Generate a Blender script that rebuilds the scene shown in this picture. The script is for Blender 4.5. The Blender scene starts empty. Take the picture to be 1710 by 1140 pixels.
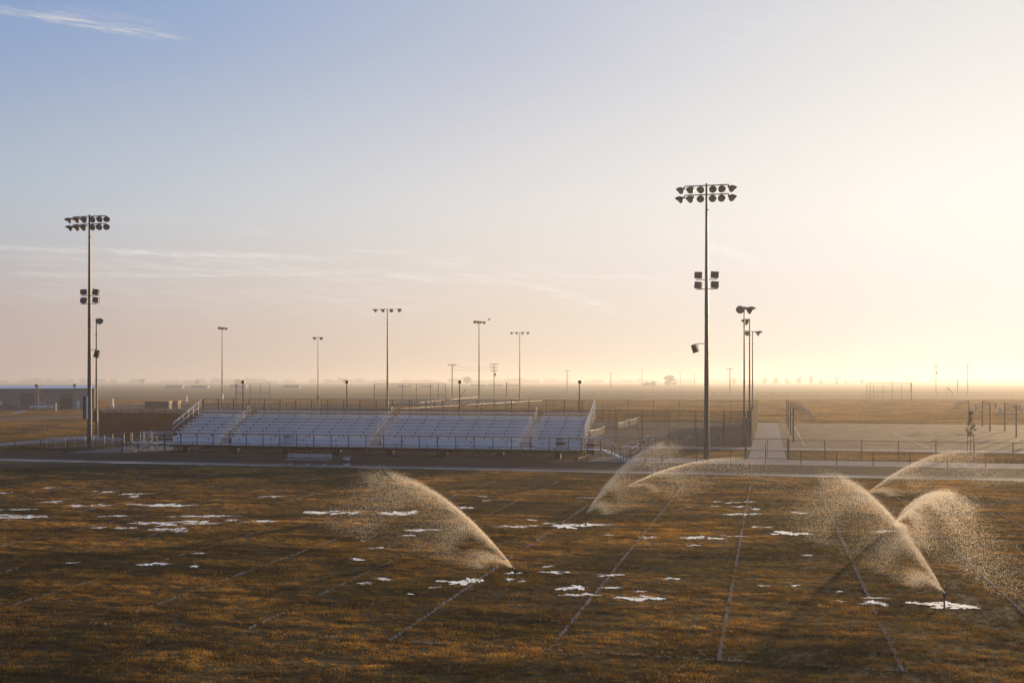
import bpy, bmesh, math, random
import numpy as np
from mathutils import Vector, Matrix
random.seed(7)
RNG = np.random.default_rng(11)
SC = bpy.context.scene
COL = SC.collection
PI = math.pi
R = math.radians

# ------------------------------------------------------------------ camera
YAW = math.atan(430 / 1800)
EYE = 7.36
cam = bpy.data.cameras.new('camera')
cam.sensor_width = 36
cam.lens = 36 * 1800 / 1710
cam.shift_y = 66 / 1710
cam.clip_end = 40000
cam_o = bpy.data.objects.new('camera', cam)
cam_o.location = (0, 0, EYE)
cam_o.rotation_euler = (R(90), 0, YAW)
COL.objects.link(cam_o)
SC.camera = cam_o

# ------------------------------------------------------------------ light and sky
SUN_EL, SUN_AZ = R(6.0), R(18.6)            # azimuth from +Y towards +X
SUN_DIR = Vector((math.sin(SUN_AZ) * math.cos(SUN_EL), math.cos(SUN_AZ) * math.cos(SUN_EL), math.sin(SUN_EL)))
sun = bpy.data.lights.new('sun', 'SUN')
sun.energy = 5.0
sun.angle = R(0.6)
sun.color = (1.0, 0.69, 0.37)
sun_o = bpy.data.objects.new('sun', sun)
sun_o.rotation_euler = (-SUN_DIR).to_track_quat('-Z', 'Y').to_euler()
COL.objects.link(sun_o)

SC.view_settings.view_transform = 'Standard'
SC.view_settings.look = 'None'
SC.view_settings.gamma = 1
SC.view_settings.exposure = 0.0
SC.cycles.use_denoising = True
SC.cycles.denoising_input_passes = 'RGB_ALBEDO_NORMAL'
SC.cycles.denoising_prefilter = 'NONE'
SC.cycles.max_bounces = 7
SC.cycles.transparent_max_bounces = 24
SC.cycles.volume_bounces = 0
SC.cycles.caustics_reflective = False
SC.cycles.caustics_refractive = False

world = bpy.data.worlds.new('World')
SC.world = world
world.use_nodes = True
world.cycles.sampling_method = 'MANUAL'
world.cycles.sample_map_resolution = 256
NT = world.node_tree


class NB:
    """small node-building helper"""
    def __init__(s, nt):
        s.nt = nt

    def n(s, t, **kw):
        o = s.nt.nodes.new(t)
        for k, v in kw.items():
            setattr(o, k, v)
        return o

    def put(s, sock, v):
        if isinstance(v, bpy.types.NodeSocket):
            s.nt.links.new(v, sock)
        else:
            sock.default_value = v

    def math(s, op, a, b=0.0, c=0.0, clamp=False):
        o = s.n('ShaderNodeMath', operation=op, use_clamp=clamp)
        s.put(o.inputs[0], a); s.put(o.inputs[1], b); s.put(o.inputs[2], c)
        return o.outputs[0]

    def vec(s, op, a, b=(0, 0, 0)):
        o = s.n('ShaderNodeVectorMath', operation=op)
        s.put(o.inputs[0], a); s.put(o.inputs[1], b)
        return o.outputs['Value'] if op in ('DOT_PRODUCT', 'LENGTH') else o.outputs[0]

    def sep(s, v):
        o = s.n('ShaderNodeSeparateXYZ'); s.put(o.inputs[0], v)
        return o.outputs

    def comb(s, x, y, z):
        o = s.n('ShaderNodeCombineXYZ')
        s.put(o.inputs[0], x); s.put(o.inputs[1], y); s.put(o.inputs[2], z)
        return o.outputs[0]

    def mix(s, f, a, b, mode='MIX'):
        o = s.n('ShaderNodeMix', data_type='RGBA', blend_type=mode)
        s.put(o.inputs[0], f)
        for i, v in ((6, a), (7, b)):
            if not isinstance(v, bpy.types.NodeSocket) and len(v) == 3:
                v = (*v, 1)
            s.put(o.inputs[i], v)
        return o.outputs[2]

    def ramp(s, f, stops, interp='LINEAR'):
        o = s.n('ShaderNodeValToRGB')
        o.color_ramp.interpolation = interp
        e = o.color_ramp.elements
        while len(e) < len(stops):
            e.new(0.5)
        for k, (p, c) in enumerate(stops):
            e[k].position = p
            e[k].color = (*c, 1) if len(c) == 3 else c
        s.put(o.inputs[0], f)
        return o.outputs[0]

    def noise(s, v, scale, detail=4.0, rough=0.55, dist=0.0):
        o = s.n('ShaderNodeTexNoise')
        s.put(o.inputs['Vector'], v)
        o.inputs['Scale'].default_value = scale
        o.inputs['Detail'].default_value = detail
        o.inputs['Roughness'].default_value = rough
        o.inputs['Distortion'].default_value = dist
        return o.outputs[0]

    def rng(s, v, a, b, c=0.0, d=1.0, smooth=True):
        o = s.n('ShaderNodeMapRange')
        if smooth:
            o.interpolation_type = 'SMOOTHSTEP'
        s.put(o.inputs[0], v)
        for i, x in enumerate((a, b, c, d)):
            o.inputs[i + 1].default_value = x
        return o.outputs[0]


def build_world():
    b = NB(NT)
    bg = NT.nodes['Background']
    sky = b.n('ShaderNodeTexSky', sky_type='NISHITA', sun_disc=False)
    sky.sun_elevation = SUN_EL
    sky.sun_rotation = SUN_AZ
    sky.air_density = 1.0
    sky.dust_density = 0.6
    sky.ozone_density = 2.0
    tc = b.n('ShaderNodeTexCoord')
    d = b.vec('NORMALIZE', tc.outputs['Generated'])
    x, y, z = b.sep(d)[0:3]
    el = b.math('MULTIPLY', b.math('ARCSINE', z), 180 / PI)           # degrees
    # angle round from the sun (azimuth only), degrees
    sx, sy = math.sin(SUN_AZ), math.cos(SUN_AZ)
    ca = b.math('ADD', b.math('MULTIPLY', x, sx), b.math('MULTIPLY', y, sy))
    sa = b.math('SUBTRACT', b.math('MULTIPLY', x, sy), b.math('MULTIPLY', y, sx))
    az = b.math('MULTIPLY', b.math('ARCTAN2', sa, ca), 180 / PI)      # signed, + to the right
    ang = b.math('MULTIPLY', b.math('ARCCOSINE', b.math('MINIMUM', b.vec('DOT_PRODUCT', d, tuple(SUN_DIR)), 0.9999)), 1 / PI)
    # aerosol veil over the clear sky: colour goes by the angle to the sun
    high = b.ramp(ang, [(0.0, (1.0, 0.96, 0.91)), (0.085, (0.83, 0.815, 0.81)), (0.19, (0.53, 0.575, 0.70)),
                        (0.27, (0.34, 0.445, 0.655)), (0.34, (0.235, 0.35, 0.61)), (0.6, (0.14, 0.20, 0.37)), (1.0, (0.12, 0.165, 0.30))])
    mid = b.ramp(ang, [(0.0, (1.08, 1.03, 0.97)), (0.07, (1.03, 0.985, 0.925)), (0.18, (0.835, 0.80, 0.775)),
                       (0.32, (0.515, 0.57, 0.635)), (0.6, (0.28, 0.32, 0.43)), (1.0, (0.25, 0.285, 0.40))])
    low = b.ramp(ang, [(0.0, (0.90, 0.88, 0.85)), (0.07, (0.88, 0.84, 0.79)), (0.18, (0.84, 0.70, 0.59)),
                       (0.32, (0.575, 0.455, 0.42)), (0.6, (0.36, 0.31, 0.35)), (1.0, (0.32, 0.29, 0.36))])
    f1 = b.rng(el, 1.0, 10.0)
    f2 = b.rng(el, 7.0, 20.0)
    veil = b.mix(f2, b.mix(f1, low, mid), high)
    top = b.rng(el, 22.0, 80.0)
    veil = b.mix(top, veil, b.mix(0.7, high, (0.075, 0.135, 0.29)))
    # thin cirrus and old contrails: streaks laid on the sky by azimuth and elevation
    wob = b.noise(b.comb(az, b.math('MULTIPLY', el, 2.2), 3.1), 0.55, 3, 0.6)
    wisp = b.rng(b.noise(b.comb(b.math('MULTIPLY', az, 0.55), b.math('MULTIPLY', b.math('ADD', el, b.math('MULTIPLY', az, 0.055)), 6.0), 9.0), 0.8, 4, 0.68), 0.30, 0.72)
    def streak(az0, el0, az1, el1, width, fray, seed, gain):
        L = math.hypot(az1 - az0, el1 - el0)
        ux, uy = (az1 - az0) / L, (el1 - el0) / L
        px = b.math('SUBTRACT', az, az0); py = b.math('SUBTRACT', el, el0)
        t = b.math('DIVIDE', b.math('ADD', b.math('MULTIPLY', px, ux), b.math('MULTIPLY', py, uy)), L)
        q = b.math('SUBTRACT', b.math('MULTIPLY', py, ux), b.math('MULTIPLY', px, uy))
        q = b.math('ADD', q, b.math('MULTIPLY', b.math('SUBTRACT', wob, 0.5), fray))
        prof = b.rng(b.math('ABSOLUTE', q), width, width * 0.1)
        ends = b.math('MULTIPLY', b.rng(t, 0.0, 0.22), b.rng(t, 1.0, 0.7))
        return b.math('MULTIPLY', b.math('MULTIPLY', prof, ends), b.math('MULTIPLY', wisp, gain))
    O = -31.9   # camera axis as azimuth from the sun
    def az_px(px): return O + math.degrees(math.atan((px - 855) / 1800))
    def el_px(px, py): return math.degrees(math.atan((636 - py) / 1800 * math.cos(math.atan((px - 855) / 1800))))
    S = []
    for (x0, y0, x1, y1, w, fr, sd, g) in [
            (-60, 5, 330, 68, .30, .35, 3.1, .9), (40, 12, 300, 55, .65, .6, 5.7, .35),
            (-160, 402, 660, 433, .26, .4, 1.3, 1.0), (-120, 418, 800, 470, .5, .6, 8.8, .5),
            (-100, 455, 700, 456, .22, .25, 13.2, .7), (180, 425, 1080, 480, .4, .5, 17.2, .7), (700, 458, 1190, 461, .09, .06, 21.5, .9),
            (830, 455, 1060, 530, .4, .5, 24.5, .75), (600, 420, 1300, 500, .8, 1.1, 28.5, .3),
            (1165, 405, 1275, 445, .42, .5, 31.5, 1.0), (560, 416, 720, 424, .12, .1, 35.1, .6), (660, 436, 800, 444, .16, .15, 38.3, .6),
            (-200, 470, 900, 505, 1.3, 1.4, 41.3, .25), (900, 60, 2300, -90, 2.2, 2.0, 47.2, .1)]:
        S.append(streak(az_px(x0), el_px(x0, y0), az_px(x1), el_px(x1, y1), w, fr, sd, g))
    acc = S[0]
    for q in S[1:]:
        acc = b.math('MAXIMUM', acc, q)
    cir = b.rng(b.noise(b.comb(b.math('MULTIPLY', az, 0.06), b.math('MULTIPLY', el, 0.45), 2.0), 1.0, 3, 0.62, 0.0), 0.55, 0.8)
    cir = b.math('MULTIPLY', cir, b.math('MULTIPLY', b.rng(el, 2.0, 5.0), b.rng(el, 14.0, 8.5)))
    acc = b.math('MAXIMUM', acc, b.math('MULTIPLY', cir, 0.22))
    cloud = b.ramp(ang, [(0.0, (1.05, 1.0, 0.95)), (0.2, (0.95, 0.90, 0.85)), (0.33, (0.74, 0.705, 0.69)), (1.0, (0.5, 0.5, 0.55))])
    col = b.mix(acc, veil, cloud)
    # the clear-sky model shines through the veil (compressed: it is very bright round the sun)
    n = b.vec('SCALE', sky.outputs[0]); n.node.inputs['Scale'].default_value = 0.1
    nd = b.vec('DIVIDE', n, b.vec('ADD', n, (0.9, 0.9, 0.9)))
    col = b.mix(0.10, col, nd)
    hs = b.n('ShaderNodeHueSaturation'); hs.inputs['Saturation'].default_value = 1.06; b.put(hs.inputs['Color'], col)
    sc_ = b.vec('SCALE', hs.outputs[0]); sc_.node.inputs['Scale'].default_value = 10.0
    NT.links.new(sc_, bg.inputs[0])
    bg.inputs[1].default_value = 0.1


build_world()

# ------------------------------------------------------------------ helpers
CY, SY = math.cos(YAW), math.sin(YAW)


def ground(px, py, z=0.0):
    """world point at height z seen at a pixel of the 1710 x 1140 picture"""
    d = 1800 * (EYE - z) / (py - 636)
    X = (px - 855) / 1800 * d
    return Vector((CY * X - SY * d, SY * X + CY * d, z))


def at_depth(px, py, d):
    X = (px - 855) / 1800 * d
    return Vector((CY * X - SY * d, SY * X + CY * d, EYE - (py - 636) / 1800 * d))


def tag(o, label=None, cat=None, group=None, kind=None):
    if label: o['label'] = label
    if cat: o['category'] = cat
    if group: o['group'] = group
    if kind: o['kind'] = kind
    return o


def empty(name, loc=(0, 0, 0), rz=0.0, label=None, cat=None, group=None):
    o = bpy.data.objects.new(name, None)
    o.location = loc
    o.rotation_euler = (0, 0, rz)
    o.empty_display_size = 0.3
    COL.objects.link(o)
    return tag(o, label, cat, group)


def inst(name, mesh, parent=None, loc=(0, 0, 0), rot=(0, 0, 0), scale=(1, 1, 1)):
    o = bpy.data.objects.new(name, mesh)
    o.location = loc
    o.rotation_euler = rot
    o.scale = scale
    COL.objects.link(o)
    if parent: o.parent = parent
    return o


def copy_tree(o, parent=None):
    c = o.copy(); COL.objects.link(c); c.parent = parent
    for ch in o.children:
        copy_tree(ch, c)
    return c


class MB:
    def __init__(s):
        s.v = []; s.f = []

    def box(s, a, b):
        x0, y0, z0 = a; x1, y1, z1 = b
        k = len(s.v)
        s.v += [(x0, y0, z0), (x1, y0, z0), (x1, y1, z0), (x0, y1, z0), (x0, y0, z1), (x1, y0, z1), (x1, y1, z1), (x0, y1, z1)]
        s.f += [tuple(k + i for i in q) for q in ((0, 3, 2, 1), (4, 5, 6, 7), (0, 1, 5, 4), (1, 2, 6, 5), (2, 3, 7, 6), (3, 0, 4, 7))]
        return s

    def tube(s, p, q, r0, r1=None, n=8, cap=True):
        r1 = r0 if r1 is None else r1
        p, q = Vector(p), Vector(q)
        d = (q - p)
        if d.length < 1e-9: return s
        d.normalize()
        a = d.orthogonal().normalized(); b_ = d.cross(a)
        k = len(s.v)
        for c, r in ((p, r0), (q, r1)):
            for i in range(n):
                t = 2 * PI * i / n + PI / n
                s.v.append(tuple(c + a * math.cos(t) * r + b_ * math.sin(t) * r))
        for i in range(n):
            j = (i + 1) % n
            s.f.append((k + i, k + j, k + n + j, k + n + i))
        if cap:
            s.f.append(tuple(k + n - 1 - i for i in range(n)))
            s.f.append(tuple(k + n + i for i in range(n)))
        return s

    def path(s, pts, r, n=6):
        for a, b_ in zip(pts[:-1], pts[1:]):
            s.tube(a, b_, r, r, n)
        return s

    def bar(s, p, q, w, h):
        """rectangular bar from p to q, w sideways, h upwards"""
        p, q = Vector(p), Vector(q)
        d = (q - p).normalized()
        up = Vector((0, 0, 1))
        if abs(d.z) > 0.99: up = Vector((0, 1, 0))
        sd = d.cross(up).normalized(); up = sd.cross(d)
        k = len(s.v)
        for c in (p, q):
            for (i, j) in ((-1, -1), (1, -1), (1, 1), (-1, 1)):
                s.v.append(tuple(c + sd * i * w / 2 + up * j * h / 2))
        s.f += [tuple(k + i for i in t) for t in ((0, 3, 2, 1), (4, 5, 6, 7), (0, 1, 5, 4), (1, 2, 6, 5), (2, 3, 7, 6), (3, 0, 4, 7))]
        return s

    def lathe(s, prof, n=14):
        """profile [(r, z)] round z"""
        k = len(s.v)
        for (r, z) in prof:
            for i in range(n):
                t = 2 * PI * i / n
                s.v.append((r * math.cos(t), r * math.sin(t), z))
        for a in range(len(prof) - 1):
            for i in range(n):
                j = (i + 1) % n
                s.f.append((k + a * n + i, k + a * n + j, k + a * n + n + j, k + a * n + n + i))
        s.f.append(tuple(k + n - 1 - i for i in range(n)))
        m = k + (len(prof) - 1) * n
        s.f.append(tuple(m + i for i in range(n)))
        return s

    def prism(s, poly, y0, y1):
        """polygon of (x, z) pushed from y0 to y1"""
        k = len(s.v); n = len(poly)
        for y in (y0, y1):
            s.v += [(x, y, z) for x, z in poly]
        s.f.append(tuple(k + i for i in range(n)))
        s.f.append(tuple(k + 2 * n - 1 - i for i in range(n)))
        for i in range(n):
            j = (i + 1) % n
            s.f.append((k + j, k + i, k + n + i, k + n + j))
        return s

    def poly(s, pts, z0, z1):
        """flat slab of (x, y) corners from z0 to z1"""
        k = len(s.v); n = len(pts)
        s.v += [(p[0], p[1], z0) for p in pts] + [(p[0], p[1], z1) for p in pts]
        s.f.append(tuple(k + n - 1 - i for i in range(n)))
        s.f.append(tuple(k + n + i for i in range(n)))
        for i in range(n):
            j = (i + 1) % n
            s.f.append((k + i, k + j, k + n + j, k + n + i))
        return s

    def quad(s, a, b, c, d):
        k = len(s.v)
        s.v += [tuple(a), tuple(b), tuple(c), tuple(d)]
        s.f.append((k, k + 1, k + 2, k + 3))
        return s

    def mesh(s, name, m, smooth=False, fix=False):
        me = bpy.data.meshes.new(name)
        me.from_pydata(s.v, [], s.f)
        if fix:
            bm = bmesh.new(); bm.from_mesh(me)
            bmesh.ops.recalc_face_normals(bm, faces=bm.faces); bm.to_mesh(me); bm.free()
        if m: me.materials.append(m)
        if smooth:
            me.polygons.foreach_set('use_smooth', [True] * len(me.polygons))
            try: me.set_sharp_from_angle(angle=R(40))
            except Exception: pass
        me.update()
        return me

    def build(s, name, m, parent=None, loc=(0, 0, 0), rot=(0, 0, 0), smooth=False, fix=False):
        return inst(name, s.mesh(name, m, smooth, fix), parent, loc, rot)


def raw_mesh(name, co, tris, m):
    """big triangle meshes from numpy arrays"""
    me = bpy.data.meshes.new(name)
    nv, nf = len(co), len(tris)
    me.vertices.add(nv); me.loops.add(nf * 3); me.polygons.add(nf)
    me.vertices.foreach_set('co', np.asarray(co, np.float32).ravel())
    me.loops.foreach_set('vertex_index', np.asarray(tris, np.int32).ravel())
    me.polygons.foreach_set('loop_start', np.arange(0, nf * 3, 3, dtype=np.int32))
    try: me.polygons.foreach_set('loop_total', np.full(nf, 3, np.int32))
    except Exception: pass
    me.update(calc_edges=True)
    if m: me.materials.append(m)
    return me


# ------------------------------------------------------------------ materials
def new_mat(name):
    m = bpy.data.materials.new(name); m.use_nodes = True
    nt = m.node_tree
    return m, NB(nt), nt.nodes['Principled BSDF'], nt.nodes['Material Output']


def simple(name, col, rough=0.6, metal=0.0, var=0.25, scale=3.0, bump=0.0, spec=0.5, stretch=(1, 1, 1), dirt=None, dirt_amt=0.0, piece=0.0):
    m, b, p, out = new_mat(name)
    g = b.n('ShaderNodeNewGeometry')
    v = b.vec('MULTIPLY', g.outputs['Position'], stretch)
    n1 = b.noise(v, scale, 6, 0.65)
    c = b.mix(b.rng(n1, 0.25, 0.75), tuple(x * (1 - var) for x in col), tuple(min(1, x * (1 + var)) for x in col))
    if dirt:
        n2 = b.noise(v, scale * 0.37, 5, 0.7)
        c = b.mix(b.math('MULTIPLY', b.rng(n2, 0.5, 0.75), dirt_amt), c, dirt)
    if piece:
        oi = b.n('ShaderNodeObjectInfo')
        k = b.rng(oi.outputs['Random'], 0, 1, 1 - piece, 1.0, False)
        c = b.mix(1.0, c, b.comb(k, k, k), 'MULTIPLY')
    b.put(p.inputs['Base Color'], c)
    b.put(p.inputs['Roughness'], b.rng(n1, 0, 1, max(0.02, rough - 0.12), min(1, rough + 0.12)))
    p.inputs['Metallic'].default_value = metal
    p.inputs['Specular IOR Level'].default_value = spec
    if bump:
        bp = b.n('ShaderNodeBump'); bp.inputs['Strength'].default_value = 0.6; bp.inputs['Distance'].default_value = bump
        b.put(bp.inputs['Height'], b.noise(v, scale * 4, 4)); b.put(p.inputs['Normal'], bp.outputs[0])
    return m


M = {}
M['alu'] = simple('aluminium_plank', (0.87, 0.89, 0.93), 0.45, 0.2, 0.12, 1.2, stretch=(0.3, 4, 4), dirt=(0.35, 0.33, 0.32), dirt_amt=0.4, piece=0.14)
M['benchalu'] = simple('dull_bench_aluminium', (0.50, 0.50, 0.52), 0.5, 0.3, 0.12, 1.2)
M['alu_rail'] = simple('aluminium_rail', (0.66, 0.66, 0.66), 0.34, 0.8, 0.1, 2.0)
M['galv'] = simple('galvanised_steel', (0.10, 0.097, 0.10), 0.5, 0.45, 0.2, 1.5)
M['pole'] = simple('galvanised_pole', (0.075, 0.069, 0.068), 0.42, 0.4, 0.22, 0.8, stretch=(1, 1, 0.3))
M['dark'] = simple('dark_lamp_housing', (0.035, 0.033, 0.034), 0.5, 0.2, 0.3, 4.0)
M['blackmetal'] = simple('dark_steel_frame', (0.045, 0.042, 0.042), 0.7, 0.0, 0.3, 2.0, spec=0.12)
M['fencepost'] = simple('dull_fence_post', (0.055, 0.05, 0.05), 0.7, 0.0, 0.25, 2.0, spec=0.12)
M['fencegrey'] = simple('grey_fence_pipe', (0.28, 0.26, 0.25), 0.45, 0.5, 0.2, 2.0)
M['glass'] = simple('lamp_glass', (0.35, 0.35, 0.36), 0.15, 0.6, 0.1, 3.0)
M['wood'] = simple('weathered_wood', (0.15, 0.085, 0.045), 0.8, 0, 0.3, 3.0, stretch=(2, 2, 0.3), bump=0.01)
M['timber_sunlit'] = simple('timber_sunlit_block', (0.26, 0.14, 0.065), 0.8, 0, 0.3, 4.0, bump=0.01)  # joist timber, and the orange sunlight drawn on the piers
M['concrete'] = simple('pale_concrete', (0.30, 0.25, 0.225), 0.95, 0, 0.14, 0.5, bump=0.004, dirt=(0.22, 0.2, 0.19), dirt_amt=0.5, spec=0.08)
M['board'] = simple('pale_backboard', (0.55, 0.56, 0.58), 0.5, 0, 0.1, 2.0)
M['rim'] = simple('orange_rim', (0.35, 0.09, 0.03), 0.5, 0.2, 0.2, 3.0)
M['white'] = simple('white_paint', (0.70, 0.70, 0.70), 0.45, 0, 0.1, 2.0)
M['rubber'] = simple('tyre_rubber', (0.02, 0.02, 0.02), 0.8, 0, 0.2, 6.0)
M['chrome'] = simple('bright_metal', (0.6, 0.6, 0.6), 0.25, 0.9, 0.1, 4.0)
M['window'] = simple('dark_window', (0.03, 0.035, 0.045), 0.08, 0, 0.2, 1.0, spec=0.8)
M['truck'] = simple('pale_truck_paint', (0.78, 0.81, 0.88), 0.25, 0, 0.05, 2.0)
M['carpaint'] = simple('dark_car_paint', (0.018, 0.018, 0.022), 0.2, 0.2, 0.2, 2.0)
M['red'] = simple('tail_lamp_red', (0.35, 0.02, 0.02), 0.3, 0, 0.1, 2.0)
M['amber'] = simple('orange_tag', (0.75, 0.16, 0.02), 0.5, 0, 0.1, 2.0)
M['wallsteel'] = simple('taupe_steel_siding', (0.25, 0.205, 0.185), 0.7, 0.0, 0.1, 0.8, stretch=(1, 1, 0.2))
M['roofwhite'] = simple('white_roof_sheet', (0.72, 0.72, 0.74), 0.4, 0.2, 0.08, 0.5)
M['doorgrey'] = simple('grey_roller_door', (0.085, 0.08, 0.078), 0.5, 0.2, 0.1, 1.0)
M['doorwhite'] = simple('pale_blue_door', (0.55, 0.58, 0.66), 0.45, 0, 0.06, 1.0)
M['dirt'] = simple('bare_dirt', (0.12, 0.075, 0.052), 0.95, 0, 0.2, 0.2, bump=0.02, spec=0.03)
M['asphalt'] = simple('worn_shaded_asphalt', (0.21, 0.122, 0.07), 0.95, 0, 0.38, 0.3, bump=0.004, stretch=(1.6, 0.5, 1), dirt=(0.26, 0.165, 0.105), dirt_amt=0.6, spec=0.05)  # noise bands stand for shadows over the court, mixed with stains
M['tennis'] = simple('tennis_surface', (0.14, 0.085, 0.055), 0.95, 0, 0.15, 0.3, bump=0.003, dirt=(0.16, 0.13, 0.11), dirt_amt=0.6, spec=0.05)
M['linepaint'] = simple('white_line_paint', (0.62, 0.6, 0.57), 0.6, 0, 0.2, 3.0)
M['net'] = simple('tennis_net_cord', (0.05, 0.042, 0.035), 0.8, 0, 0.1, 2.0)
M['nettape'] = simple('net_head_tape', (0.75, 0.72, 0.66), 0.7, 0, 0.1, 2.0)
M['sunlit_pole'] = simple('sunlit_orange_pole', (0.38, 0.17, 0.07), 0.75, 0, 0.3, 3.0)  # orange of low sunlight put into the wood colour
M['plastic'] = simple('pale_bin_plastic', (0.55, 0.55, 0.58), 0.5, 0, 0.12, 3.0)
M['bag'] = simple('black_bin_liner', (0.012, 0.012, 0.013), 0.35, 0, 0.2, 6.0)
M['farwall'] = simple('pale_far_wall', (0.30, 0.29, 0.29), 0.7, 0, 0.08, 0.3)
M['darkwall'] = simple('dark_dugout_wall', (0.03, 0.028, 0.027), 0.7, 0, 0.2, 1.0)
M['tan'] = simple('tan_block_wall', (0.30, 0.20, 0.13), 0.8, 0, 0.2, 1.0)
M['bark'] = simple('bark', (0.07, 0.05, 0.035), 0.9, 0, 0.3, 6.0)
M['bird'] = simple('bird_feathers', (0.02, 0.018, 0.016), 0.8, 0, 0.2, 9.0)
M['riser'] = simple('sprinkler_riser', (0.02, 0.018, 0.016), 0.4, 0.2, 0.2, 9.0)


def leaf_mat(name, col, trans=0.5):
    m, b, p, out = new_mat(name)
    g = b.n('ShaderNodeNewGeometry')
    n1 = b.noise(g.outputs['Position'], 2.2, 4)
    c = b.mix(b.rng(n1, 0.3, 0.7), tuple(x * 0.65 for x in col), tuple(x * 1.35 for x in col))
    b.put(p.inputs['Base Color'], c); p.inputs['Roughness'].default_value = 0.6
    t = b.n('ShaderNodeBsdfTranslucent'); b.put(t.inputs[0], c)
    mx = b.n('ShaderNodeMixShader'); mx.inputs[0].default_value = trans
    m.node_tree.links.new(p.outputs[0], mx.inputs[1]); m.node_tree.links.new(t.outputs[0], mx.inputs[2])
    m.node_tree.links.new(mx.outputs[0], out.inputs[0])
    return m


M['leaf'] = leaf_mat('sapling_leaf', (0.09, 0.05, 0.03), 0.35)
M['farleaf'] = leaf_mat('far_tree_leaf', (0.06, 0.055, 0.03), 0.3)
M['weed'] = leaf_mat('dry_weed', (0.22, 0.13, 0.045), 0.5)


def chain_mat(name, col, cell, wire):
    """woven wire: the gaps are clear"""
    m, b, p, out = new_mat(name)
    g = b.n('ShaderNodeNewGeometry')
    x, y, z = b.sep(g.outputs['Position'])[0:3]
    u = b.math('ADD', x, y)
    f1 = b.math('LESS_THAN', b.math('FRACT', b.math('DIVIDE', b.math('ADD', u, z), cell)), wire)
    f2 = b.math('LESS_THAN', b.math('FRACT', b.math('DIVIDE', b.math('SUBTRACT', u, z), cell)), wire)
    f = b.math('MAXIMUM', f1, f2)
    p.inputs['Base Color'].default_value = (*col, 1); p.inputs['Specular IOR Level'].default_value = 0.15; p.inputs['Roughness'].default_value = 0.7
    t = b.n('ShaderNodeBsdfTransparent')
    mx = b.n('ShaderNodeMixShader'); b.put(mx.inputs[0], f)
    m.node_tree.links.new(t.outputs[0], mx.inputs[1]); m.node_tree.links.new(p.outputs[0], mx.inputs[2])
    m.node_tree.links.new(mx.outputs[0], out.inputs[0])
    return m


M['chain'] = chain_mat('chain_link_wire', (0.05, 0.046, 0.045), 0.075, 0.04)
M['chain_b'] = chain_mat('brown_chain_link_wire', (0.05, 0.038, 0.032), 0.075, 0.085)
M['chain_far'] = chain_mat('far_chain_link_wire', (0.06, 0.05, 0.045), 0.11, 0.04)
M['netmesh'] = chain_mat('net_cord_mesh', (0.05, 0.04, 0.035), 0.09, 0.24)
M['hoopnet'] = chain_mat('hoop_net_cord', (0.45, 0.4, 0.35), 0.12, 0.2)


def screen_mat():
    m, b, p, out = new_mat('brown_windscreen_cloth')
    g = b.n('ShaderNodeNewGeometry')
    n1 = b.noise(b.vec('MULTIPLY', g.outputs['Position'], (1, 1, 0.4)), 0.8, 4)
    c = b.mix(n1, (0.045, 0.026, 0.018), (0.085, 0.05, 0.034))
    b.put(p.inputs['Base Color'], c); p.inputs['Roughness'].default_value = 0.95; p.inputs['Specular IOR Level'].default_value = 0.03
    tl = b.n('ShaderNodeBsdfTranslucent'); tl.inputs[0].default_value = (0.10, 0.045, 0.02, 1)
    a = b.n('ShaderNodeMixShader'); a.inputs[0].default_value = 0.12
    L = m.node_tree.links
    L.new(p.outputs[0], a.inputs[1]); L.new(tl.outputs[0], a.inputs[2])
    t = b.n('ShaderNodeBsdfTransparent')
    mx = b.n('ShaderNodeMixShader'); mx.inputs[0].default_value = 0.86
    L.new(t.outputs[0], mx.inputs[1]); L.new(a.outputs[0], mx.inputs[2]); L.new(mx.outputs[0], out.inputs[0])
    return m


M['screen'] = screen_mat()


def ground_mat():
    """dry farmland: strips of stubble, fallow and grass"""
    m, b, p, out = new_mat('farmland')
    g = b.n('ShaderNodeNewGeometry')
    P = g.outputs['Position']
    s1 = b.noise(b.vec('MULTIPLY', P, (0.0012, 0.010, 0)), 1.0, 5, 0.6)
    s2 = b.noise(b.vec('MULTIPLY', P, (0.02, 0.09, 0)), 1.0, 6, 0.65)
    s3 = b.noise(b.vec('MULTIPLY', P, (0.5, 0.8, 0)), 1.0, 5, 0.7)
    c = b.ramp(s1, [(0.32, (0.03, 0.028, 0.008)), (0.44, (0.09, 0.066, 0.02)), (0.5, (0.05, 0.042, 0.014)), (0.56, (0.13, 0.092, 0.03)), (0.66, (0.055, 0.036, 0.018))])
    c = b.mix(b.math('MULTIPLY', b.rng(s2, 0.4, 0.7), 0.6), c, (0.12, 0.088, 0.036))
    c = b.mix(b.math('MULTIPLY', b.rng(s3, 0.45, 0.75), 0.5), c, (0.055, 0.045, 0.02))
    b.put(p.inputs['Base Color'], c)
    p.inputs['Roughness'].default_value = 0.95; p.inputs['Specular IOR Level'].default_value = 0.1
    p.inputs['Sheen Weight'].default_value = 0.12; p.inputs['Sheen Roughness'].default_value = 0.45
    p.inputs['Sheen Tint'].default_value = (1, 0.72, 0.3, 1)
    bp = b.n('ShaderNodeBump'); bp.inputs['Strength'].default_value = 1.0; bp.inputs['Distance'].default_value = 0.25
    b.put(bp.inputs['Height'], b.math('ADD', s3, b.noise(P, 2.5, 4, 0.7))); b.put(p.inputs['Normal'], bp.outputs[0])
    return m


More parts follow.
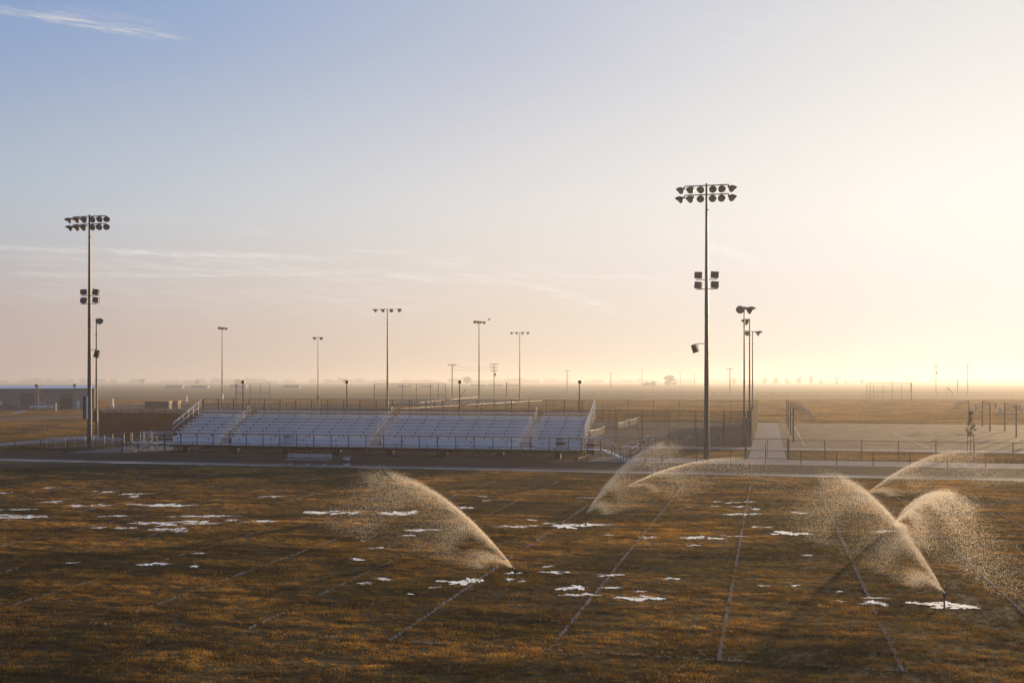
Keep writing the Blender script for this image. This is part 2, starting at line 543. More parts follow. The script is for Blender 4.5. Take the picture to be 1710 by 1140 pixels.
def turf_nodes(b, P):
    """colour of the playing-field turf at a world position: straw with green patches"""
    q1 = b.noise(b.vec('MULTIPLY', P, (0.10, 0.16, 0)), 1.0, 5, 0.62, 0.4)
    q2 = b.noise(b.vec('MULTIPLY', P, (0.55, 1.1, 0)), 1.0, 5, 0.7)
    q3 = b.noise(b.vec('MULTIPLY', P, (3.0, 5.0, 0)), 1.0, 3, 0.7)
    c = b.mix(b.rng(q2, 0.3, 0.7), (0.12, 0.07, 0.015), (0.56, 0.38, 0.11))
    gr = b.rng(b.math('ADD', q1, b.math('MULTIPLY', b.math('SUBTRACT', q2, 0.5), 0.6)), 0.43, 0.60)
    c = b.mix(b.math('MULTIPLY', gr, 0.85), c, (0.048, 0.05, 0.005))
    c = b.mix(b.math('MULTIPLY', b.rng(q3, 0.5, 0.8), 0.5), c, (0.03, 0.018, 0.004))
    q4 = b.noise(b.vec('MULTIPLY', P, (0.16, 0.95, 0)), 1.0, 4, 0.68, 0.3)       # dark and light streaks drawn out along x
    k = b.rng(q4, 0.36, 0.60, 0.40, 1.10)
    return b.mix(1.0, c, b.comb(k, k, k), 'MULTIPLY')


def turf_soil_mat():
    m, b, p, out = new_mat('turf_thatch')
    g = b.n('ShaderNodeNewGeometry')
    c = turf_nodes(b, g.outputs['Position'])
    k = b.mix(0.72, c, (0.012, 0.008, 0.002))  # near-black mix puts the shade between blades into the soil colour
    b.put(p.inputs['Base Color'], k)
    p.inputs['Roughness'].default_value = 0.95; p.inputs['Specular IOR Level'].default_value = 0.1
    bp = b.n('ShaderNodeBump'); bp.inputs['Strength'].default_value = 1.0; bp.inputs['Distance'].default_value = 0.05
    b.put(bp.inputs['Height'], b.noise(g.outputs['Position'], 7.0, 4, 0.7)); b.put(p.inputs['Normal'], bp.outputs[0])
    return m


def blade_mat():
    m, b, p, out = new_mat('grass_blade')
    g = b.n('ShaderNodeNewGeometry')
    c = turf_nodes(b, g.outputs['Position'])
    at = b.n('ShaderNodeAttribute', attribute_type='INSTANCER', attribute_name='paint')
    tone = b.n('ShaderNodeAttribute', attribute_type='INSTANCER', attribute_name='tone')
    c = b.mix(1.0, c, b.comb(tone.outputs['Fac'], tone.outputs['Fac'], tone.outputs['Fac']), 'MULTIPLY')
    c = b.mix(at.outputs['Fac'], c, (0.42, 0.435, 0.50))
    b.put(p.inputs['Base Color'], c)
    p.inputs['Roughness'].default_value = 0.45; p.inputs['Specular IOR Level'].default_value = 0.35
    t = b.n('ShaderNodeBsdfTranslucent')
    b.put(t.inputs[0], b.mix(1.0, c, (1.3, 0.99, 0.52), 'MULTIPLY'))
    mx = b.n('ShaderNodeMixShader'); b.put(mx.inputs[0], b.math('SUBTRACT', 0.58, b.math('MULTIPLY', at.outputs['Fac'], 0.5), clamp=True))
    L = m.node_tree.links
    L.new(p.outputs[0], mx.inputs[1]); L.new(t.outputs[0], mx.inputs[2]); L.new(mx.outputs[0], out.inputs[0])
    return m


def track_mat():
    m, b, p, out = new_mat('track_surface')
    g = b.n('ShaderNodeNewGeometry')
    P = g.outputs['Position']
    x, y, z = b.sep(P)[0:3]
    n1 = b.noise(b.vec('MULTIPLY', P, (0.12, 0.9, 0)), 1.0, 6, 0.6)
    n2 = b.noise(P, 3.0, 5, 0.7)
    c = b.mix(n1, (0.042, 0.022, 0.016), (0.075, 0.043, 0.033))
    c = b.mix(b.math('MULTIPLY', n2, 0.4), c, (0.04, 0.03, 0.028))
    wet = b.rng(b.math('ADD', y, b.math('MULTIPLY', n1, 3.0)), 91.6, 87.2)      # inner lanes carry a film of water
    c = b.mix(b.math('MULTIPLY', wet, 0.5), c, (0.20, 0.17, 0.18))
    b.put(p.inputs['Base Color'], c)
    b.put(p.inputs['Roughness'], b.rng(b.math('MULTIPLY', wet, b.rng(n1, 0.35, 0.6)), 0, 1, 0.95, 0.16))
    b.put(p.inputs['Specular IOR Level'], b.rng(wet, 0, 1, 0.03, 0.4))
    bp = b.n('ShaderNodeBump'); bp.inputs['Strength'].default_value = 0.3; bp.inputs['Distance'].default_value = 0.008
    b.put(bp.inputs['Height'], n2); b.put(p.inputs['Normal'], bp.outputs[0])
    return m


def water_mat():
    m, b, p, out = new_mat('puddle_water')
    p.inputs['Base Color'].default_value = (0.90, 0.90, 0.92, 1)
    p.inputs['Metallic'].default_value = 0.92; p.inputs['Roughness'].default_value = 0.06
    g = b.n('ShaderNodeNewGeometry')
    sl = b.rng(b.noise(b.vec('MULTIPLY', g.outputs['Position'], (1.2, 3.0, 1)), 1.6, 5, 0.7), 0.36, 0.62)
    b.put(p.inputs['Base Color'], b.mix(sl, (0.50, 0.46, 0.43), (0.93, 0.93, 0.95)))
    bp = b.n('ShaderNodeBump'); bp.inputs['Strength'].default_value = 0.15; bp.inputs['Distance'].default_value = 0.006
    b.put(bp.inputs['Height'], b.noise(g.outputs['Position'], 6.0, 3)); b.put(p.inputs['Normal'], bp.outputs[0])
    return m


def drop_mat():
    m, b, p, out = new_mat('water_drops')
    t = b.n('ShaderNodeBsdfTranslucent'); t.inputs[0].default_value = (1.0, 0.93, 0.80, 1)  # golden tint of the low sunlight put into the drop colour
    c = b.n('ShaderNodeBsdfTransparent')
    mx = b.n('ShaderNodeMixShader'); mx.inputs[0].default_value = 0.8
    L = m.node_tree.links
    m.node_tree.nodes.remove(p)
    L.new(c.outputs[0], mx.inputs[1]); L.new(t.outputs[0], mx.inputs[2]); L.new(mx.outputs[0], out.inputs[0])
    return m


M['ground'] = ground_mat(); M['soil'] = turf_soil_mat(); M['blade'] = blade_mat(); M['track'] = track_mat()
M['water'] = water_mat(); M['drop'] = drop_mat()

# ------------------------------------------------------------------ ground, fields, paving
YN, YF = 28.9, 77.7                      # side lines of the playing field
X_LINE, DX_LINE = -1.3, 4.572            # yard lines
T_IN, T_OUT = 85.8, 97.4                 # running track


def slab(name, pts, z0, z1, m):
    o = MB().poly(pts, z0, z1).build(name, m)
    return tag(o, kind='structure')


def rect(x0, y0, x1, y1): return [(x0, y0), (x1, y0), (x1, y1), (x0, y1)]


o = MB().quad((-9000, -200, -0.02), (9000, -200, -0.02), (9000, 12000, -0.02), (-9000, 12000, -0.02)).build('ground', M['ground'])
tag(o, kind='structure')
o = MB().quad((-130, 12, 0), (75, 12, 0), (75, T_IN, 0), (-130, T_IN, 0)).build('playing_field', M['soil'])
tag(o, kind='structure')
slab('running_track', rect(-190, T_IN, 110, T_OUT), -0.2, 0.012, M['track'])
slab('track_apron', rect(-16.2, T_OUT + 0.02, 60, 103.6), -0.2, 0.024, M['concrete'])
slab('bare_ground', rect(-66, T_OUT + 0.02, -16.3, 112), -0.2, 0.006, M['dirt'])
slab('concrete_sidewalk', rect(-16.0, 118.2, 70, 122.4), -0.2, 0.02, M['concrete'])
slab('concrete_path', rect(-1.95, 103.65, 1.5, 118.15), -0.2, 0.022, M['concrete'])
slab('concrete_path', rect(-1.95, 122.45, 1.5, 195), -0.2, 0.022, M['concrete'])
slab('basketball_court', rect(1.55, 122.45, 74, 195), -0.2, 0.016, M['asphalt'])
slab('tennis_court', rect(-85.4, 125, -2.0, 197), -0.2, 0.018, M['tennis'])
gl = lambda pts: [tuple(ground(*p))[:2] for p in pts]
slab('concrete_path', gl([(-260, 790), (0, 744), (110, 736.5), (205, 737.5), (205, 731), (165, 727), (110, 729.5), (0, 740), (-260, 776)]), -0.2, 0.02, M['concrete'])
slab('concrete_pad', gl([(112, 755.6), (207, 755.6), (290, 751), (290, 744), (207, 746.5), (165, 750)]), -0.2, 0.021, M['concrete'])
slab('concrete_path', gl([(9, 692.5), (26, 692.5), (52, 683.6), (38, 683.6)]), -0.2, 0.016, M['concrete'])
slab('asphalt_lane', gl([(-300, 706), (-300, 701), (60, 695.8), (160, 693.2), (160, 695.4), (60, 699.2)]), -0.2, 0.014, M['asphalt'])
slab('parking_yard', gl([(-300, 684.6), (160, 683), (160, 680.5), (-300, 680.5)]), -0.2, 0.012, M['asphalt'])
# baseball infields and far farm strips
slab('infield_dirt', gl([(150, 690), (640, 690), (600, 676), (190, 676)]), -0.2, 0.004, M['dirt'])
slab('infield_dirt', gl([(640, 676), (880, 674), (840, 666), (690, 666)]), -0.2, 0.004, M['dirt'])
slab('dirt_road', gl([(880, 664.5), (1700, 660.5), (1700, 658.8), (880, 661.2)]), -0.2, 0.008, M['dirt'])
slab('canal_bank', gl([(-200, 645.5), (1900, 643.6), (1900, 643.0), (-200, 644.6)]), -0.2, 0.006, M['dirt'])

# court lines (thin painted sheets)
def lines_obj(name, segs, w, z, m):
    mb = MB()
    for (x0, y0, x1, y1) in segs:
        d = Vector((x1 - x0, y1 - y0, 0)).normalized(); n = Vector((-d.y, d.x, 0)) * w / 2
        a, c = Vector((x0, y0, z)), Vector((x1, y1, z))
        mb.quad(a - n, c - n, c + n, a + n)
    return tag(mb.build(name, M['linepaint']), kind='structure')


for k, cy in enumerate((142.0, 168.0, 182.4)):
    for cx in (-22.2, -64.0):
        e = 5.485; h = 11.885; z = 0.024
        lines_obj('court_lines', [(cx - h, cy - e, cx + h, cy - e), (cx - h, cy + e, cx + h, cy + e), (cx - h, cy - 4.115, cx + h, cy - 4.115), (cx - h, cy + 4.115, cx + h, cy + 4.115),
                                  (cx - 6.4, cy, cx + 6.4, cy)], 0.09, z, 0)
        lines_obj('court_lines', [(cx - h, cy - e, cx - h, cy + e), (cx + h, cy - e, cx + h, cy + e), (cx - 6.4, cy - 4.115, cx - 6.4, cy + 4.115), (cx + 6.4, cy - 4.115, cx + 6.4, cy + 4.115)], 0.09, z + 0.003, 0)
lines_obj('court_lines', [(3.9, 126, 3.9, 142), (3.9, 144, 3.9, 160), (3.9, 163, 3.9, 179), (30, 126, 30, 142), (30, 144, 30, 160), (17, 126, 17, 142), (17, 144, 17, 160)], 0.08, 0.022, 0)
lines_obj('court_lines', [(3.9, 126, 30, 126), (3.9, 142, 30, 142), (3.9, 144, 30, 144), (3.9, 160, 30, 160)], 0.08, 0.0255, 0)

# ------------------------------------------------------------------ puddles
PUD = [  # left px, right px, centre py, height px
    (-10, 20, 823, 2.5), (70, 85, 815, 2), (152, 163, 820, 2), (68, 106, 838, 4), (117, 187, 844, 6.5), (208, 240, 843, 3.5), (238, 300, 845, 7),
    (-15, 78, 862, 6.5), (-5, 62, 851, 2.5), (165, 216, 862, 3), (236, 340, 873, 9), (280, 400, 862, 3), (255, 312, 884, 4.5), (288, 313, 887, 3), (376, 397, 869, 3),
    (408, 456, 871, 5), (148, 176, 881, 2.5), (190, 226, 882, 2.5), (240, 282, 941, 6.5), (112, 126, 940, 3), (326, 342, 924, 3), (316, 327, 946, 4),
    (172, 194, 821, 2.5), (200, 245, 825, 2.5), (216, 230, 829, 3), (430, 470, 829, 2.5), (334, 346, 776.5, 1.3), (530, 540, 780.5, 1.3),
    (510, 556, 855, 6.5), (560, 598, 856, 4.5), (640, 692, 856, 8), (663, 698, 856, 4), (588, 612, 934, 4), (598, 622, 974, 4), (602, 612, 903, 2.5), (628, 655, 967, 6),
    (764, 802, 971, 13), (728, 747, 970, 4), (720, 735, 981, 3), (676, 736, 885, 4), (672, 692, 894, 2), (617, 650, 915, 3.5), (680, 690, 992, 4), (755, 797, 847, 4), (798, 815, 829, 2.5), (808, 818, 836, 2.5),
    (828, 905, 879, 3.2), (908, 998, 877, 8.5), (850, 872, 956, 5), (845, 860, 967, 4), (868, 876, 971, 2.5), (882, 896, 868, 2.5), (898, 956, 956, 4), (908, 922, 946, 4), (936, 977, 981, 9), (934, 1000, 993, 4),
    (1000, 1032, 981, 3.5), (1024, 1112, 999, 7.5), (1000, 1040, 961, 4), (1066, 1096, 897, 4), (1008, 1022, 894, 2.5), (1108, 1132, 967, 4), (1060, 1078, 988, 3), (1138, 1205, 898, 5), (1150, 1168, 911, 3), (1206, 1246, 895, 2.5),
    (1216, 1266, 858, 3.5), (1216, 1248, 846, 2.5), (1216, 1240, 839, 2.5), (1246, 1268, 850, 4), (1190, 1204, 838, 2), (1188, 1200, 845, 2), (1246, 1262, 838, 2.5), (1288, 1343, 891, 6.5), (1252, 1292, 880, 3), (1322, 1346, 856, 3), (1145, 1160, 846, 2),
    (1440, 1477, 1007, 8), (1440, 1478, 998, 3), (1390, 1412, 1004, 2.5), (1512, 1542, 1008, 7), (1546, 1624, 1011, 11), (1466, 1492, 887, 3.5), (1268, 1284, 978, 3), (1340, 1354, 927, 3.5), (1320, 1334, 978, 2), (1398, 1405, 988, 2), (1438, 1452, 833, 2), (966, 1000, 831, 1.6), (1130, 1143, 834, 1.8)]
LOBES = []   # cx, cy, ax, ay, angle, amps, phases


def star(th, amps, ph):
    r = 1.0
    for k, (a, p) in enumerate(zip(amps, ph)):
        r = r + a * np.sin((k + 2) * th + p)
    return r


rp = random.Random(5)
for (x0, x1, py, hp) in PUD:
    a, c = ground(x0, py), ground(x1, py)
    mid = (a + c) / 2; wid = (c - a).length
    dep = (ground((x0 + x1) / 2, py - hp / 2) - ground((x0 + x1) / 2, py + hp / 2)).length
    n = max(3, min(12, int(round(wid / max(dep * 0.45, 0.3))) + 2))
    mb = MB()
    for i in range(n):
        t = (i + 0.5) / n - 0.5
        e = 1 - (2 * t) ** 2 * 0.6
        cx = mid.x + (c.x - a.x) * t + rp.uniform(-.08, .08) * wid; cy = mid.y + (c.y - a.y) * t + rp.uniform(-.36, .36) * dep
        ax = wid / n * rp.uniform(0.45, 1.25); ay = dep * 0.5 * e * rp.uniform(0.22, 0.75)
        amps = [rp.uniform(.08, .34) for _ in range(4)] + [rp.uniform(.05, .2) for _ in range(7)]
        ph = [rp.uniform(0, 6.3) for _ in range(11)]
        ang = YAW + rp.uniform(-.35, .35)
        LOBES.append((cx, cy, ax, ay, ang, amps, ph))
        th = np.linspace(0, 2 * PI, 56, endpoint=False)
        rr = np.maximum(0.15, star(th, amps, ph))
        lx, ly = ax * rr * np.cos(th), ay * rr * np.sin(th)
        k = len(mb.v); z = 0.014 + 0.0016 * i
        mb.v.append((cx, cy, z))
        mb.v += [(cx + u * math.cos(ang) - v * math.sin(ang), cy + u * math.sin(ang) + v * math.cos(ang), z) for u, v in zip(lx, ly)]
        mb.f += [(k, k + 1 + j, k + 1 + (j + 1) % 56) for j in range(56)]
    tag(mb.build('puddle', M['water']), kind='structure')


def in_puddle(x, y, grow):
    hit = np.zeros(len(x), bool)
    for (cx, cy, ax, ay, ang, amps, ph) in LOBES:
        near = np.where((np.abs(x - cx) < 2.2 * ax + grow) & (np.abs(y - cy) < 2.2 * max(ay, ax * .4) + grow + .6))[0]
        if not len(near): continue
        dx, dy = x[near] - cx, y[near] - cy
        u = (dx * math.cos(ang) + dy * math.sin(ang)) / (ax + grow); v = (-dx * math.sin(ang) + dy * math.cos(ang)) / (ay + grow)
        hit[near] |= np.hypot(u, v) < np.maximum(.15, star(np.arctan2(v, u), amps, ph))
    return hit


# ------------------------------------------------------------------ grass
def value_noise(x, y, s, seed):
    r = np.random.default_rng(seed).random((256, 256))
    u, v = x / s + 400, y / s + 400
    i, j = np.floor(u).astype(int), np.floor(v).astype(int)
    f, g = u - i, v - j
    f, g = f * f * (3 - 2 * f), g * g * (3 - 2 * g)
    q = lambda a, c: r[a % 256, c % 256]
    return (q(i, j) * (1 - f) + q(i + 1, j) * f) * (1 - g) + (q(i, j + 1) * (1 - f) + q(i + 1, j + 1) * f) * g


def tuft_object(name, blades, spread, hmin, hmax, wid, seed):
    r = np.random.default_rng(seed)
    co, tr = [], []
    for i in range(blades):
        x, y = r.uniform(-spread, spread, 2); a = r.uniform(0, 2 * PI); h = r.uniform(hmin, hmax); w = wid * r.uniform(.6, 1.3)
        lx, ly = r.normal(0, .45, 2) * h
        dx, dy = math.cos(a) * w / 2, math.sin(a) * w / 2
        k = len(co)
        co += [(x - dx, y - dy, 0), (x + dx, y + dy, 0), (x + dx * .7 + lx * .4, y + dy * .7 + ly * .4, h * .6), (x - dx * .7 + lx * .4, y - dy * .7 + ly * .4, h * .6), (x + lx, y + ly, h)]
        tr += [(k, k + 1, k + 2), (k, k + 2, k + 3), (k + 3, k + 2, k + 4)]
    return bpy.data.objects.new(name, raw_mesh(name, co, tr, M['blade']))


def grass_field(name, label, x, y, z, scale, paint, tone, tuft):
    me = bpy.data.meshes.new(name)
    me.vertices.add(len(x))
    me.vertices.foreach_set('co', np.column_stack([x, y, np.full(len(x), z)]).astype(np.float32).ravel())
    for nm, arr in (('scl', scale), ('paint', paint), ('tone', tone), ('spin', RNG.uniform(0, 2 * PI, len(x)))):
        at = me.attributes.new(nm, 'FLOAT', 'POINT'); at.data.foreach_set('value', arr.astype(np.float32))
    o = bpy.data.objects.new(name, me); COL.objects.link(o)
    me.materials.append(M['blade'])
    ng = bpy.data.node_groups.new(name, 'GeometryNodeTree')
    ng.interface.new_socket('Geometry', in_out='INPUT', socket_type='NodeSocketGeometry')
    ng.interface.new_socket('Geometry', in_out='OUTPUT', socket_type='NodeSocketGeometry')
    N, L = ng.nodes, ng.links
    gi, go = N.new('NodeGroupInput'), N.new('NodeGroupOutput')
    ip = N.new('GeometryNodeInstanceOnPoints'); oi = N.new('GeometryNodeObjectInfo'); oi.inputs[0].default_value = tuft
    def attr(nm):
        a = N.new('GeometryNodeInputNamedAttribute'); a.data_type = 'FLOAT'; a.inputs[0].default_value = nm
        return a.outputs[0]
    cx = N.new('ShaderNodeCombineXYZ'); L.new(attr('spin'), cx.inputs[2])
    L.new(gi.outputs[0], ip.inputs['Points']); L.new(oi.outputs['Geometry'], ip.inputs['Instance'])
    L.new(cx.outputs[0], ip.inputs['Rotation']); L.new(attr('scl'), ip.inputs['Scale'])
    L.new(ip.outputs[0], go.inputs[0])
    md = o.modifiers.new('tufts', 'NODES'); md.node_group = ng
    return tag(o, label, 'grass', kind='stuff')


def view_points(d0, d1, cell, half=0.52):
    """jittered points on the ground between two depths in front of the viewpoint"""
    nd = int((d1 - d0) / cell)
    xs, ys = [], []
    for i in range(nd):
        d = d0 + (i + .5) * cell
        n = int(2 * half * d / cell)
        X = (np.arange(n) + .5) / n * 2 * half * d - half * d + RNG.uniform(-.5, .5, n) * cell
        D = d + RNG.uniform(-.5, .5, n) * cell
        xs.append(CY * X - SY * D); ys.append(SY * X + CY * D)
    return np.concatenate(xs), np.concatenate(ys)


def paint_at(x, y):
    k = np.abs(((x - X_LINE) / DX_LINE + .5) % 1 - .5) * DX_LINE
    p = ((k < .10) & (y > YN - .1) & (y < YF)).astype(float)
    p = np.maximum(p, (np.abs(y - YN) < .12).astype(float) * .55)
    p = np.maximum(p, (np.abs(y - YF) < .10).astype(float) * .35)
    for hy in (YN + 17.8, YF - 17.8):          # short hash marks
        kk = np.abs(((x - X_LINE) / .9144 + .5) % 1 - .5) * .9144
        p = np.maximum(p, ((kk < .06) & (np.abs(y - hy) < .32)).astype(float) * .35)
    wear = value_noise(x, y, 1.3, 3) * .6 + value_noise(x, y, .4, 4) * .5
    fade = np.where(x < -14, .62, 1.0)
    return np.clip(p * (1.8 * wear - .22) * fade, 0, .85)


def add_grass():
    # near turf
    tuft = tuft_object('turf_tuft', 52, .17, .022, .066, .012, 1)
    parts = [view_points(24, 58, .235), view_points(58, 92, .27)]
    x = np.concatenate([p[0] for p in parts]); y = np.concatenate([p[1] for p in parts])
    keep = (y > 18) & (y < T_IN - .12 + .1 * value_noise(x, y, .5, 9))
    x, y = x[keep], y[keep]
    keep = ~in_puddle(x, y, .05) | (RNG.random(len(x)) < .3)
    keep &= value_noise(x, y * 1.5, .34, 23) + .6 * value_noise(x, y, 1.1, 24) > .34 + RNG.normal(0, .08, len(x))
    x, y = x[keep], y[keep]
    lump = value_noise(x, y * 1.4, 2.2, 21) * .55 + value_noise(x, y, .7, 22) * .45
    fine = value_noise(x, y * 1.5, .34, 23)
    sc = .3 + 1.6 * (lump * .5 + fine * .5) ** 1.6 + RNG.normal(0, .12, len(x))
    tone = .25 + .55 * value_noise(x, y * 1.8, 5.5, 31) + .5 * value_noise(x, y * 1.5, 1.1, 32) + 1.0 * (fine - .35) * .9 + RNG.normal(0, .12, len(x))
    tone = np.clip(tone, .12, 2)
    grass_field('turf_grass', 'short brown and green turf of the playing field', x, y, 0.0, np.clip(sc, .3, 2.0), np.zeros(len(x)), tone, tuft)
    # painted yard-line grass stands on the same turf
    ptuft = tuft_object('line_tuft', 10, .03, .02, .05, .011, 2)
    xs, ys = [], []
    for n in range(-24, 12):
        lx = X_LINE + n * DX_LINE
        yy = np.arange(YN, YF, .085)
        for off in (0.0,):
            xs.append(np.full(len(yy), lx + off) + RNG.normal(0, .012, len(yy))); ys.append(yy + RNG.uniform(-.04, .04, len(yy)))
    for yl in (YN, YF):
        xx = np.arange(-95, 40, .085)
        for off in (0.0,):
            xs.append(xx); ys.append(np.full(len(xx), yl + off) + RNG.normal(0, .012, len(xx)))
    x, y = np.concatenate(xs), np.concatenate(ys)
    Xc, D = CY * x + SY * y, -SY * x + CY * y
    keep = (D > 24) & (np.abs(Xc) < .52 * D)
    x, y = x[keep], y[keep]
    keep = ~in_puddle(x, y, .1); x, y = x[keep], y[keep]
    p = paint_at(x, y)
    keep = (p > .2) & (RNG.random(len(x)) < .1 + p); x, y, p = x[keep], y[keep], p[keep]
    grass_field('painted_line_grass', 'grass blades painted white as worn yard lines', x, y, 0.0, np.full(len(x), 1.5), p, np.full(len(x), .9), ptuft)
    # rough grass beyond the track
    rough = tuft_object('rough_tuft', 60, .62, .05, .13, .035, 5)
    a = view_points(96, 230, .82); c = view_points(230, 430, 1.5)
    x = np.concatenate([a[0], c[0]]); y = np.concatenate([a[1], c[1]])
    s = np.concatenate([np.full(len(a[0]), 1.0), np.full(len(c[0]), 1.75)])
    block = np.zeros(len(x), bool)
    for (x0, y0, x1, y1) in ((-200, 0, 200, T_OUT + .6), (-16.8, 97, 70, 104.2), (-67, 97, -16, 112.6), (-16.6, 117.7, 74, 122.9), (-2.5, 103, 2.0, 196), (1, 122, 75, 195.6), (-86, 124.4, -1.5, 197.6)):
        block |= (x > x0) & (x < x1) & (y > y0) & (y < y1)
    # paths and bare earth at the left and behind
    D = -SY * x + CY * y; py = 636 + 1800 * EYE / D; px = 855 + 1800 * (CY * x + SY * y) / D
    def inpoly(poly):
        r = np.zeros(len(x), bool); n = len(poly)
        for i in range(n):
            (ax, ay), (bx, by) = poly[i], poly[(i + 1) % n]
            c = ((ay > py) != (by > py)) & (px < (bx - ax) * (py - ay) / (by - ay + 1e-9) + ax)
            r ^= c
        return r
    for poly in ([(-260, 792), (0, 746), (110, 738), (210, 739), (210, 730), (165, 726), (110, 728.5), (0, 739), (-260, 775)], [(108, 757), (210, 757), (292, 753), (292, 743), (207, 745), (160, 749)],
                 [(8, 693), (27, 693), (53, 683), (37, 683)], [(-300, 707), (-300, 700), (60, 695), (162, 692.5), (162, 696), (60, 700)], [(-300, 685.4), (162, 684), (162, 680), (-300, 680)],
                 [(150, 691), (640, 691), (600, 675.5), (190, 675.5)], [(640, 676.5), (882, 674.5), (842, 665.5), (688, 665.5)]):
        block |= inpoly(poly)
    x, y, s = x[~block], y[~block], s[~block]
    tone = .38 + 1.0 * value_noise(x, y * 2.2, 17, 41) * .85 + .35 * value_noise(x, y * 2, 4, 42)
    hgt = .5 + .8 * value_noise(x * .8, y * 1.6, 9, 43)
    grass_field('rough_grass', 'dry golden rough grass beyond the track and courts', x, y, 0.0, s * hgt, np.zeros(len(x)), tone, rough)


add_grass()
# ------------------------------------------------------------------ bleachers
XL, XR = -60.4, -17.1
Y_FRONT, Y_DECK, Y_BACK = 99.4, 101.05, 107.1
Z_DECK, Z_SEAT, RISE, RUN = 1.0, 2.1, 0.29, 0.76
AISLES = [(-55.0, -53.75), (-38.75, -37.5), (-23.4, -22.15)]
ROWS = 8
SPANS = []
_x = XL
for _a, _b in AISLES + [(XR, XR)]:
    SPANS.append((_x, _a)); _x = _b


def make_bleachers():
    T = empty('bleachers', (-38.75, 103, 0), 0, 'long silver aluminium bleachers with three stair aisles behind the track', 'bleachers')
    off = Vector((-38.75, 103, 0))
    def P(x, y, z): return (x - off.x, y - off.y, z)
    def part(name, mb, m, parent=T, **k):
        o = mb.build(name, m, parent, **k)
        if parent is not T: pass
        return o
    # shared span meshes
    for si, (x0, x1) in enumerate(SPANS):
        w = x1 - x0
        seat = MB().box((0, -.13, -.045), (w, .12, 0)).box((0, -.13, -.085), (w, -.122, -.045)).mesh('seat_plank', M['alu'])
        foot = MB().box((0, 0, -.04), (w, .30, 0)).box((0, .31, -.04), (w, .60, 0)).mesh('foot_plank', M['alu'])
        ris = MB().box((0, 0, .012), (w, .018, .205)).mesh('riser_plank', M['alu'])
        for i in range(ROWS):
            z, y = Z_SEAT + RISE * i, 101.5 + RUN * i
            inst('seat_plank', seat, T, P(x0, y, z))
            inst('foot_plank', foot, T, P(x0, 101.05 + RUN * i, z - .43))
            if i < ROWS - 1:
                inst('riser_plank', ris, T, P(x0, 101.05 + RUN * (i + 1) - .022, z - .43))
        fr = MB().box((0, 0, 0), (w, .018, .20)).mesh('front_plank', M['alu'])
        for k in range(3):
            inst('front_plank', fr, T, P(x0, 101.03, Z_DECK + .012 + k * .212))
    br = MB().box((-.03, -.10, -.40), (.03, -.04, -.09)).box((-.03, -.10, -.09), (.03, .10, -.047)).mesh('seat_bracket', M['blackmetal'])
    for i in range(ROWS):
        z, y = Z_SEAT + RISE * i, 101.5 + RUN * i
        x = XL + .45
        while x < XR:
            if not any(a - .1 < x < b_ + .1 for a, b_ in AISLES):
                inst('seat_bracket', br, T, P(x, y, z))
            x += 1.83
    cap = MB().box((-.05, -.02, -.05), (.05, .03, .05)).mesh('plank_end_cap', M['chrome'])
    x = XL + .45
    while x < XR:
        inst('plank_end_cap', cap, T, P(x, 101.5 + RUN * 7 - .16, Z_SEAT + RISE * 7 - .02)); x += 1.83
    # front walkway
    nd = 5
    for k in range(nd):
        y0 = Y_FRONT + .05 + k * .315
        part('deck_plank', MB().box((XL - off.x, y0 - off.y, Z_DECK - .045), (XR - off.x, y0 + .30 - off.y, Z_DECK - .002 * (k % 2))), M['alu'])
    part('deck_fascia', MB().box((XL - off.x, Y_FRONT - off.y, Z_DECK - .16), (XR - off.x, Y_FRONT + .04 - off.y, Z_DECK - .01)), M['alu_rail'])
    # aisle steps and hand rails
    for a, b_ in AISLES:
        stp = MB().box((0, 0, -.05), (b_ - a - .02, .26, 0)).mesh('aisle_step', M['alu'])
        rz0 = Z_SEAT - .43
        for k in range(5):
            inst('aisle_step', stp, T, P(a + .01, 100.05 + k * .19, Z_DECK + .13 * (k + 1)), scale=(1, .95, 1))
        for i in range(ROWS):
            zf = rz0 + RISE * i
            inst('aisle_step', stp, T, P(a + .01, 101.07 + RUN * i, zf), scale=(1, 1.6, 1))
            if i < ROWS - 1:
                inst('aisle_step', stp, T, P(a + .01, 101.07 + RUN * i + .46, zf + RISE / 2), scale=(1, 1.1, 1))
        xm = (a + b_) / 2 - off.x
        for (y0, y1) in ((101.3, 102.35), (102.9, 104.2), (104.7, 105.4)):
            zz = lambda y: Z_SEAT - .43 + RISE * (y - 101.07) / RUN
            h = MB()
            pts = [(xm, y0 - off.y, zz(y0)), (xm, y0 - off.y, zz(y0) + .86), (xm, y0 + .08 - off.y, zz(y0) + .93), (xm, y1 - .08 - off.y, zz(y1) + .93), (xm, y1 - off.y, zz(y1) + .86), (xm, y1 - off.y, zz(y1))]
            h.path(pts, .026)
            h.path([(xm, y0 - off.y, zz(y0) + .5), (xm, y1 - off.y, zz(y1) + .5)], .02)
            part('aisle_hand_rail', h, M['alu_rail'])
        y0, y1 = 105.75, 106.25
        h = MB()
        zz = Z_SEAT + RISE * 6.3 - .3
        h.path([(xm, y0 - off.y, zz), (xm, y0 - off.y, zz + .85), (xm, y0 + .1 - off.y, zz + 1.0), (xm, y1 - .1 - off.y, zz + 1.06), (xm, y1 - off.y, zz + .95), (xm, y1 - off.y, zz)], .028)
        h.path([(xm, y0 - off.y, zz + .55), (xm, y1 - off.y, zz + .62)], .02)
        part('aisle_hand_rail', h, M['alu_rail'])
    # front guard rail
    gp = MB().box((-.035, -.03, -.25), (.035, .03, 1.07)).mesh('guard_post', M['blackmetal'])
    x = XL
    xs = []
    while x < XR + .1:
        xs.append(x); x += 1.83
    for x in xs + [XR]:
        inst('guard_post', gp, T, P(x, Y_FRONT - .035, Z_DECK))
